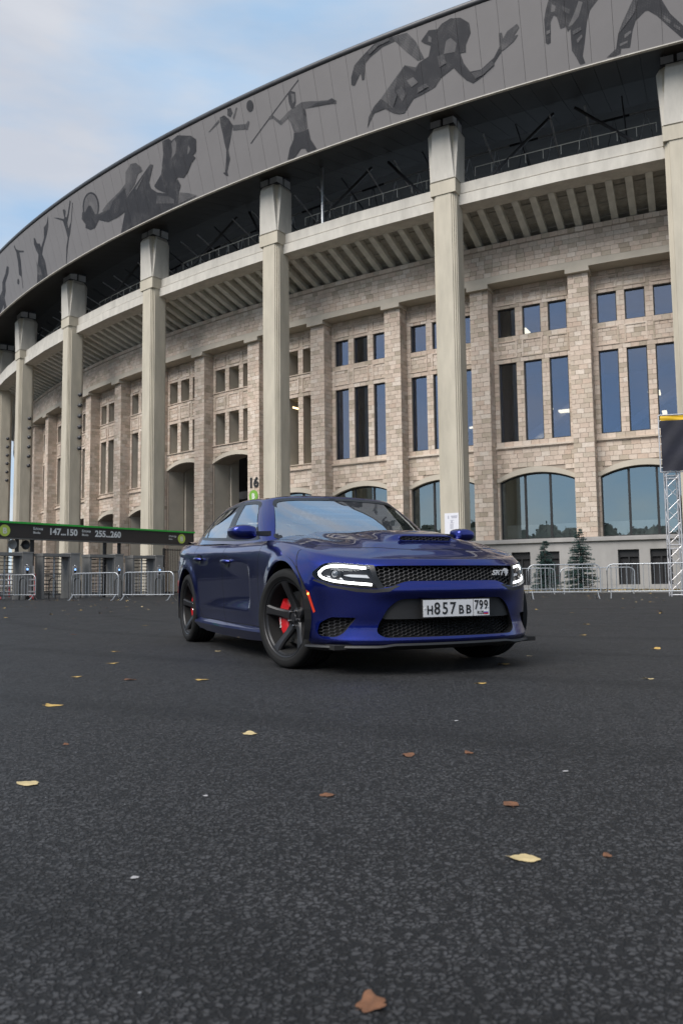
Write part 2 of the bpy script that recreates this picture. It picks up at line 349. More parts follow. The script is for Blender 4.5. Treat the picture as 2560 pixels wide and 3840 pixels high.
bricks = []                                    # (x, y, z, yaw, dx, dy, dz)
def brick_face(R, ta, tb, z0, z1, dep=.05, h=.262, cut=None, off=0):
    "courses of stone blocks on the drum of radius R; cut(th, z) is True where an opening is"
    nrow = max(1, round((z1-z0)/h)); hh = (z1-z0)/nrow
    lo, hi = min(ta, tb), max(ta, tb)
    for i in range(nrow):
        z = z0+hh*(i+.5); t = lo; first = True
        while t < hi-1e-4:
            wd = rnd.choice((.36, .42, .47, .47, .52))
            if first and (i+off) % 2: wd *= .5
            first = False
            e = t+deg(wd, R)
            if hi-e < deg(.14, R): e = hi
            e = min(e, hi); c = (t+e)/2
            if not (cut and (cut(c, z-hh*.35) or cut(t+.02, z-hh*.35) or cut(e-.02, z-hh*.35))):
                x, y, _ = pol(R-dep/2+rnd.uniform(-.004, .006), c, 0); bricks.append((x, y, z, R_(c), dep, (e-t)*R*PI/180-.015, hh-.015))
            t = e
def brick_side(th, R0, R1, z0, z1, sgn, h=.262, off=0):
    nrow = max(1, round((z1-z0)/h)); hh = (z1-z0)/nrow
    for i in range(nrow):
        z = z0+hh*(i+.5); s = R0+.012
        parts = [.5, .5] if (i+off) % 2 else [.28, .5, .22]
        for p in parts:
            e = s+(R1-R0-.012)*p; c = (s+e)/2
            x, y, _ = pol(c, th, 0); a = R_(th); x += -math.sin(a)*sgn*-.02; y += math.cos(a)*sgn*-.02
            bricks.append((x, y, z, a, e-s-.015, .05, hh-.015)); s = e

wall = MB(); trim = MB(); plinth = MB(); ledge = MB(); frames = MB(); black = MB()
slats = MB()
def window(thc, hw, z0, z1, R, vert=0):
    "a window of its own: black frame, one pane per light"
    W = hw*2*R*PI/180; fr = MB(); t = .055
    key = (round(W, 3), round(z1-z0, 3))
    if key not in wcache:
        H = z1-z0
        for y0, y1, a, b in ((-W/2, -W/2+t, 0, H), (W/2-t, W/2, 0, H), (-W/2+t, W/2-t, 0, t), (-W/2+t, W/2-t, H-t, H)):
            fr.box((-.03, (y0+y1)/2, (a+b)/2), (.10, y1-y0, b-a))
        p = MB(); p.box((-.05, 0, H/2), (.012, W-2*t-.002, H-2*t-.002))
        s = MB(); s.box((.05, 0, -.025), (.16, W+.06, .045))
        wcache[key] = (fr.mesh('window_frame', M['black_frame']), p.mesh('pane', M['winglass']), s.mesh('sill', M['galv']))
    f, p, s = wcache[key]; x, y, _ = pol(R, thc, 0)
    o = link('window', f, ST, (x, y, z0), R_(thc)); link('pane', p, o); link('sill', s, o)
wcache = {}
def arch_z(th, c, hw, zs, za):
    u = min(1, abs(th-c)/hw); s = hw*R_(1)*RW; rise = za-zs; rad = (s*s+rise*rise)/(2*rise)
    return za-rad+math.sqrt(max(0, rad*rad-(u*s)**2))
def bay(k):
    trim = MB(); ledge = MB()
    c = BAYC(k); l, r = c-1.4275+PH, c+1.4275-PH
    kind = 'C' if k in (5, 6) else ('A' if k <= 3 else 'B')
    dep = .45 if kind == 'A' else (1.5 if kind == 'C' else 1.9)
    wc = [c-.745, c, c+.745]; hw = .264
    gaps = [(l, wc[0]-hw), (wc[0]+hw, wc[1]-hw), (wc[1]+hw, wc[2]-hw), (wc[2]+hw, r)]
    if kind == 'C': rows = [(10.48, 12.77), (14.32, 15.98)]; zs, za, zo = 9.2, 9.64, .30; base = 0.
    else: rows = [(8.33, 12.83), (14.36, 16.0)]; zs, za, zo = 6.06, 6.52, .32; base = 2.8 if k <= 4 else 0.
    ah = 1.085 if k <= 4 else 1.12
    z_led = rows[0][0]-.44 if kind != 'C' else rows[0][0]-.06
    R0 = RW-.05
    def wbox(t0, t1, z0, z1):
        if kind == 'A': pbox(wall, RW-dep, R0, t0, t1, z0, z1)
        else: pbox(wall, R0-.10, R0, t0, t1, z0, z1); pbox(trim, RW-dep, R0-.10, t0, t1, z0, z1)
    # jambs and the wall over the arch
    for a, b in ((l, c-ah), (c+ah, r)):
        wbox(a, b, base, zs)
        if k <= 4: brick_face(RW, a, b, base, zs)
    N = 16
    for i in range(N):
        a = c-ah+2*ah*i/N; b = c-ah+2*ah*(i+1)/N; za_, zb_ = arch_z(a, c, ah, zs, za), arch_z(b, c, ah, zs, za)
        za2, zb2 = arch_z(a, c, ah, zs+zo*.75, za+zo), arch_z(b, c, ah, zs+zo*.75, za+zo)
        wall.hexa([pol(RW-dep, a, za_+.01), pol(R0, a, za_+.01), pol(R0, b, zb_+.01), pol(RW-dep, b, zb_+.01), pol(RW-dep, a, z_led), pol(R0, a, z_led), pol(R0, b, z_led), pol(RW-dep, b, z_led)])
        trim.hexa([pol(RW-.2, a, za_), pol(RW+.05, a, za_), pol(RW+.05, b, zb_), pol(RW-.2, b, zb_), pol(RW-.2, a, za2), pol(RW+.05, a, za2), pol(RW+.05, b, zb2), pol(RW-.2, b, zb2)])
    for a, b in ((l, c-ah), (c+ah, r)):
        wbox(a, b, zs, z_led); trim_z = zs
        pbox(trim, RW-.2, RW+.05, a, b, zs, zs+zo*.75)
    brick_face(RW, l, r, zs, z_led, cut=lambda t, z: z < arch_z(t, c, ah, zs+zo*.75, za+zo)-.03)
    # string course under the windows
    if kind != 'C':
        pbox(ledge, RW-.1, RW+.05, l, r, z_led, z_led+.06); pbox(ledge, RW-.1, RW+.13, l, r, z_led+.06, z_led+.16)
        wbox(l, r, z_led+.0, rows[0][0]); brick_face(RW, l, r, z_led+.16, rows[0][0])
    else:
        pbox(ledge, RW-.1, RW+.09, l, r, z_led, rows[0][0])
        wbox(l, r, z_led+.0, rows[0][0]-.005)
    for i, (za1, zb1) in enumerate(rows):
        for j, (a, b) in enumerate(gaps):
            wbox(a, b, za1, zb1); brick_face(RW, a, b, za1, zb1, off=j)
        if kind == 'A':
            for x in wc: window(x, hw, za1, zb1, RW-.16)
        elif kind != 'A':
            ws = MB(); pbox(ws, RW-.02, RW+.07, l, r, za1-.06, za1); ws.build('window_ledge', M['brick'], ST)
        zt = rows[i+1][0] if i+1 < len(rows) else 17.22
        wbox(l, r, zb1, zt)
        # band of framed panels: blocks, then a raised frame round each panel
        brick_face(RW, l, r, zb1, zt, h=.25)
        z0p, z1p = zb1+(.33 if i == 0 else .26), zt-(.33 if i == 0 else .38)
        pf = MB()
        for x in wc:
            w2 = .30
            for a, b, p, q in ((x-w2, x+w2, z0p-.07, z0p), (x-w2, x+w2, z1p, z1p+.07), (x-w2, x-w2+.045, z0p, z1p), (x+w2-.045, x+w2, z0p, z1p)):
                pbox(pf, RW-.03, RW+.045, a, b, p, q)
            if k >= -1 and k <= 8: pass
        pf.build('panel_frame', M['brick'], ST)
    # arch window or passage
    if kind == 'A' or k in (4,):
        fr = MB(); gl = []
        xs = [c-ah, c-ah/3, c+ah/3, c+ah]
        for x in xs:
            zt = arch_z(x, c, ah, zs, za); pbox(fr, RW-.34, RW-.22, max(x-.03, c-ah), min(x+.03, c+ah), base, zt+.02)
        pbox(fr, RW-.34, RW-.22, c-ah, c+ah, base, base+.10)
        for i in range(N):
            a = c-ah+2*ah*i/N; b = c-ah+2*ah*(i+1)/N; z0, z1 = arch_z(a, c, ah, zs, za), arch_z(b, c, ah, zs, za)
            fr.hexa([pol(RW-.335, a, z0-.09), pol(RW-.225, a, z0-.09), pol(RW-.225, b, z1-.09), pol(RW-.335, b, z1-.09), pol(RW-.335, a, z0+.03), pol(RW-.225, a, z0+.03), pol(RW-.225, b, z1+.03), pol(RW-.335, b, z1+.03)])
        o = fr.build('arched_window', M['black_frame'], ST)
        for i in range(3):
            p = MB(); a0, b0 = xs[i]+.03, xs[i+1]-.03
            for j in range(6):
                a = a0+(b0-a0)*j/6; b = a0+(b0-a0)*(j+1)/6
                p.quad(pol(RW-.28, a, base+.09), pol(RW-.28, b, base+.09), pol(RW-.28, b, arch_z(b, c, ah, zs, za)-.08), pol(RW-.28, a, arch_z(a, c, ah, zs, za)-.08))
            p.build('pane', M['archglass'], o)
        if k <= 3: pbox(slats, RW-1.25, RW-1.15, c-ah, c+ah, base, base+.9)      # low box put behind the glass for the dark foot of the arch windows
    elif kind == 'C':
        pbox(trim, RW-2.35, RW-1.6, l-.10, l+.10, 0, za+.3)
        pbox(slats, RW-6, RW-5.7, l+.6, r, 7.3, 7.9); pbox(slats, RW-6.5, RW-6.2, l+.6, r, 4.4, 5.3)
        slats.hexa([pol(RW-7, c-.7, .2), pol(RW-6.2, c-.7, .2), pol(RW-6.2, r, 6.2), pol(RW-7, r, 6.2), pol(RW-7, c-.7, 1.4), pol(RW-6.2, c-.7, 1.4), pol(RW-6.2, r, 7.4), pol(RW-7, r, 7.4)])
    # plinth with basement windows
    if base:
        bw = [c-.40, c+.40]; g = [(c-1.4275, bw[0]-.265), (bw[0]+.265, bw[1]-.265), (bw[1]+.265, c+1.4275)]
        for a, b in g: pbox(plinth, RW-.6, RP+.02, a, b, .32, 2.1)
        pbox(plinth, RW-.6, RP+.02, c-1.4275, c+1.4275, 2.1, 2.58); pbox(plinth, RW-.6, RP+.02, c-1.4275, c+1.4275, -.2, .32)
        pbox(ledge2, RW-.6, RP+.16, c-1.4275, c+1.4275, 2.58, 2.72); pbox(ledge2, RW-.6, RP+.10, c-1.4275, c+1.4275, 2.72, 2.80)
        for x in bw:
            f = MB()
            pbox(f, RP-.34, RP-.30, x-.265, x+.265, .32, 2.1); 
            o = f.build('basement_window', M['void'], ST)
            f = MB()
            for a, b, p, q in ((x-.265, x-.225, .32, 2.1), (x+.225, x+.265, .32, 2.1), (x-.225, x+.225, .32, .38), (x-.02, x+.02, .38, 1.72), (x-.225, x+.225, 1.72, 2.1)): pbox(f, RP-.29, RP-.2, a, b, p, q)
            f.build('shutter', M['black_frame'], o)
    trim.build('arch_surround', M['plaster'], ST); ledge.build('string_course', M['brick'], ST)
ledge2 = MB()
for k in range(-4, 15): bay(k)
for k in range(-5, 15):
    c = PILC(k); base = 2.8 if k <= 4 else 0.
    p = MB(); pbox(p, RW-.3, RP-.05, c-PH+.02, c+PH-.02, base, 16.98)
    # cap block carrying the band above
    p.mi = 1; pbox(p, RW-.3, RF+.02, c-PH-.045, c+PH+.045, 16.97, 17.22)
    p.build('pilaster', [M['mortar'], M['plaster']], ST)
    if k <= 12:
        brick_face(RP, c-PH, c+PH, base, 16.97)
        brick_side(c+PH, RW, RP, base, 16.97, 1); brick_side(c-PH, RW, RP, base, 16.97, -1)
wall.build('wall', M['mortar'], ST); pass
plinth.build('plinth', M['plinth'], ST); ledge2.build('plinth_ledge', M['plinth'], ST)
# frieze over the bays and the plain band under it
b = MB(); pbox(b, RW-.6, RF-.05, TH0, TH1, 17.60, 19.2); b.build('frieze_core', M['mortar'], ST)
b = MB(); pbox(b, RW-1.9, RF, TH0, TH1, 17.22, 17.60, .7); b.build('plain_band', M['plaster'], ST)
brick_face(RF, TH0, TH1+4, 17.60, 19.12)
b = MB(); pbox(b, RW-.6, RF+.0, TH0, TH1, 19.12, 19.17, .6); b.build('coping_joint', M['mortar'], ST)
brick_face(RF+.05, TH0, TH1+4, 19.17, 19.44, dep=.3, h=.27)

# 300 of the blocks that show largest are objects, the rest one mesh
def score(bk):
    x, y, z = bk[0]+CX, bk[1]+CY, bk[2]; q = camproj((x, y, z))
    if not q or not (20 < q[0] < 2540 and 20 < q[1] < 2100): return 0
    if 740 < q[0] < 1980 and q[1] > 1850: return 0
    for kk in range(-1, 5):                       # behind a column
        cx, cy, _ = pol(114.3, COLC(kk), 0); u = camproj((cx+CX, cy+CY, 8.))
        if u and abs(u[0]-q[0]) < .8*FPX/u[2]: return 0
    v = Vector((-x, -y, 0)).normalized()
    wide = max(bk[4], bk[5]); nrm = Vector((math.cos(bk[3]), math.sin(bk[3]), 0)) if bk[5] > bk[4] else Vector((-math.sin(bk[3]), math.cos(bk[3]), 0))
    return wide*bk[6]*abs(nrm.dot(v))/(x*x+y*y)
order = sorted(range(len(bricks)), key=lambda i: -score(bricks[i]))
unit = MB(); unit.box((0, 0, 0), (1, 1, 1)); unit = unit.mesh('brick', M['brick'])
for i in order[:298]:
    x, y, z, a, dx, dy, dz = bricks[i]; link('brick', unit, ST, (x, y, z), a, scale=(dx, dy, dz))
rest = MB()
for i in order[298:]:
    x, y, z, a, dx, dy, dz = bricks[i]; rest.box((x, y, z), (dx, dy, dz), a)
me = rest.mesh('brickwork', M['brick'], fix=False); link('brickwork', me, ST, kind='stuff')

# ring beam, ribs and the deck they carry
for k in range(-3, 8):
    for h in range(2):
        a = COLC(k)-h*2.865; e = a-2.865; b = MB()
        if a < TH1+1: continue
        pbox(b, 113.3, 114.26, a, e, 21.10, 21.66, 3); pbox(b, 113.3, 114.38, a, e, 20.42, 21.00, 3); pbox(b, 113.3, 114.12, a, e, 21.00, 21.10, 3)
        b.build('ring_beam', M['pale'], ST)
rb = MB(); rb.hexa([(110.55, -.17, 19.40), (113.35, -.17, 20.40), (113.35, .17, 20.40), (110.55, .17, 19.40), (110.55, -.17, 19.80), (113.35, -.17, 20.85), (113.35, .17, 20.85), (110.55, .17, 19.80)])
rb = rb.mesh('rib', M['rib'])
th = COLC(-3)-.24
while th > TH1+.3:
    link('rib', rb, ST, (0, 0, 0), R_(th)); th -= .4775
b = MB(); th = TH0
while th > TH1:
    e = max(th-.5, TH1)
    n = 7
    for i in range(n):
        s0, s1 = 110.2+(113.5-110.2)*i/n, 110.2+(113.5-110.2)*(i+1)/n; zz = lambda s: 19.72+(s-110.55)*.37
        b.quad(pol(s0, th, zz(s0)+.05*(i % 2)), pol(s1, th, zz(s1)+.05*(i % 2)), pol(s1, e, zz(s1)+.05*(i % 2)), pol(s0, e, zz(s0)+.05*(i % 2)))
        b.quad(pol(s1, th, zz(s1)), pol(s1, th, zz(s1)+.05), pol(s1, e, zz(s1)+.05), pol(s1, e, zz(s1)))
    th = e
b.build('rib_deck', M['deck'], ST)

# columns: shaft with stepped corners, flared capital, steel bracket
def notch(f, s):
    q = [(f, s), (f-.055, s+.015), (f-.055, s+.09), (f-.13, f-.13), (s+.09, f-.055), (s+.015, f-.055), (s, f)]
    pts = []
    for rot in range(4):
        for x, y in q: 
            for _ in range(rot): x, y = -y, x
            pts.append((x, y))
    return pts
def column_meshes():
    s = MB(); o = notch(.65, .43); n = len(o)
    s.add([(114.3+x, y, z) for z in (-.2, 20.93) for x, y in o], [(i, (i+1) % n, (i+1) % n+n, i+n) for i in range(n)]+[tuple(range(n, 2*n))])
    c = MB()
    def sq(h0, z0, h1, z1, ch=0.):
        c.hexa([(114.3+x*h0, y*h0, z0) for x, y in ((-1, -1), (1, -1), (1, 1), (-1, 1))]+[(114.3+x*h1, y*h1, z1) for x, y in ((-1, -1), (1, -1), (1, 1), (-1, 1))])
    sq(.70, 20.93, .71, 21.62); sq(.66, 21.62, .66, 21.70)
    o2 = notch(.67, .44); c.add([(114.3+x, y, z) for z in (21.70, 24.60) for x, y in o2], [(i, (i+1) % n, (i+1) % n+n, i+n) for i in range(n)]+[tuple(range(n, 2*n))])
    p = MB(); pan = []
    for rot in range(4):
        m = MB()
        def T(x, y, z):
            for _ in range(rot): x, y = -y, x
            return (114.3+x, y, z)
        w0, w1 = .655, .47
        m.hexa([T(.5, -w0, 21.70), T(.715, -w0, 21.70), T(.715, w0, 21.70), T(.5, w0, 21.70), T(.5, -w1, 24.36), T(.865, -w1, 24.36), T(.865, w1, 24.36), T(.5, w1, 24.36)])
        m.hexa([T(.5, -w1, 24.36), T(.865, -w1, 24.36), T(.865, w1, 24.36), T(.5, w1, 24.36), T(.5, -w1+.04, 24.64), T(.70, -w1+.04, 24.64), T(.70, w1-.04, 24.64), T(.5, w1-.04, 24.64)])
        pan.append(m.mesh('capital_panel', M['pale']))
    k = MB(); k.box((114.3, 0, 24.67), (1.36, 1.36, .07)); 
    for x in (-1, 1):
        for y in (-1, 1): k.mi = 1; k.box((114.3+x*.36, y*.36, 24.97), (.56, .56, .53)); k.mi = 0
    k.box((114.3, 0, 24.97), (1.0, 1.0, .5)); k.box((114.3, 0, 25.3), (1.3, 1.3, .18))
    return s.mesh('column', M['cream']), c.mesh('capital', M['cream']), pan, k.mesh('steel_bracket', [M['steel_dark'], M['steel_grey']])
cs, cc, cpn, ck = column_meshes()
for k in range(-3, 8):
    o = link('column', cs, ST, pol({4: -.2, 5: -.95}.get(k, -1.6 if k > 5 else 0), COLC(k), 0), R_(COLC(k))); link('capital', cc, o); link('steel_bracket', ck, o)
    for m in cpn: link('capital_panel', m, o)

# roof band: leaning outer panels, soffit panels, edge roll, deck
STEP = .508; tA = -114.70+STEP*23
def slab(name, prof, half, mat_):       # prof: two (R, z) points of the outer face + inward thickness
    (Ra, za), (Rb, zb), (dx, dz) = prof; m = MB(); h0, h1 = Ra*math.tan(R_(half))-.007, Rb*math.tan(R_(half))-.007
    m.hexa([(Ra+dx, -h0, za+dz), (Ra, -h0, za), (Ra, h0, za), (Ra+dx, h0, za+dz), (Rb+dx, -h1, zb+dz), (Rb, -h1, zb), (Rb, h1, zb), (Rb+dx, h1, zb+dz)])
    return m.mesh(name, mat_)
pf = slab('fascia_panel', ((116.43, 24.70), (117.59, 28.67), (-.06, 0)), STEP/2, M['fascia'])
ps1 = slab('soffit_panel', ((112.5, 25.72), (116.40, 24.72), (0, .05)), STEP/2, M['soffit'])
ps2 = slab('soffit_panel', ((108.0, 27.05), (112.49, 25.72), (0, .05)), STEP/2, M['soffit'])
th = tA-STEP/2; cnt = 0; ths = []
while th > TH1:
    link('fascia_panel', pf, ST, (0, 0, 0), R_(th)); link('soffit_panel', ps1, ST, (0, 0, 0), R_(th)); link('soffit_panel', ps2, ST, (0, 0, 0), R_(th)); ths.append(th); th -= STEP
def ring(mb, prof, ta, tb, step=STEP, closed=False):
    n = int(round(abs(tb-ta)/step)); k = len(prof); vs = []
    for i in range(n+1):
        t = ta+(tb-ta)*i/n
        vs += [pol(R, t, z) for R, z in prof]
    fs = [(i*k+j, (i+1)*k+j, (i+1)*k+(j+1) % k, i*k+(j+1) % k) for i in range(n) for j in range(k if closed else k-1)]
    mb.add(vs, fs)
tE = ths[-1]-STEP/2
b = MB(); ring(b, [(112.5, 25.80), (116.36, 24.80), (117.50, 28.70)], tA, tE); ring(b, [(107.9, 27.15), (112.5, 25.80)], tA, tE); b.build('fascia_backing', M['fascia_gap'], ST)
b = MB(); ring(b, [(116.30, 24.66), (116.47, 24.655), (116.47, 24.70), (116.30, 24.70)], tA, tE, closed=True); b.build('drip_edge', M['pale'], ST)  # bottom lip; its pale colour stands for light reflected along the edge
b = MB(); pr = [(117.4+.30*math.cos(a), 28.86+.22*math.sin(a)) for a in [R_(x) for x in (-70, -35, 0, 30, 60, 90, 130, 180, 240)]]
ring(b, pr, tA, tE, closed=True); b.build('roof_edge', M['rim'], ST, smooth=True, angle=50)
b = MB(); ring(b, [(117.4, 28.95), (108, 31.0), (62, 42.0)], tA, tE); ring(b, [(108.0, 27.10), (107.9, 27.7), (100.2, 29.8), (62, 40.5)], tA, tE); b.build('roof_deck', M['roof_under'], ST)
b = MB(); ring(b, [(100.9, 23.1), (98, 23.1), (60, 3.0)], tA, tE); b.build('stand', M['pale'], ST)  # unseen seating slope, added to bounce sky light onto the roof underside
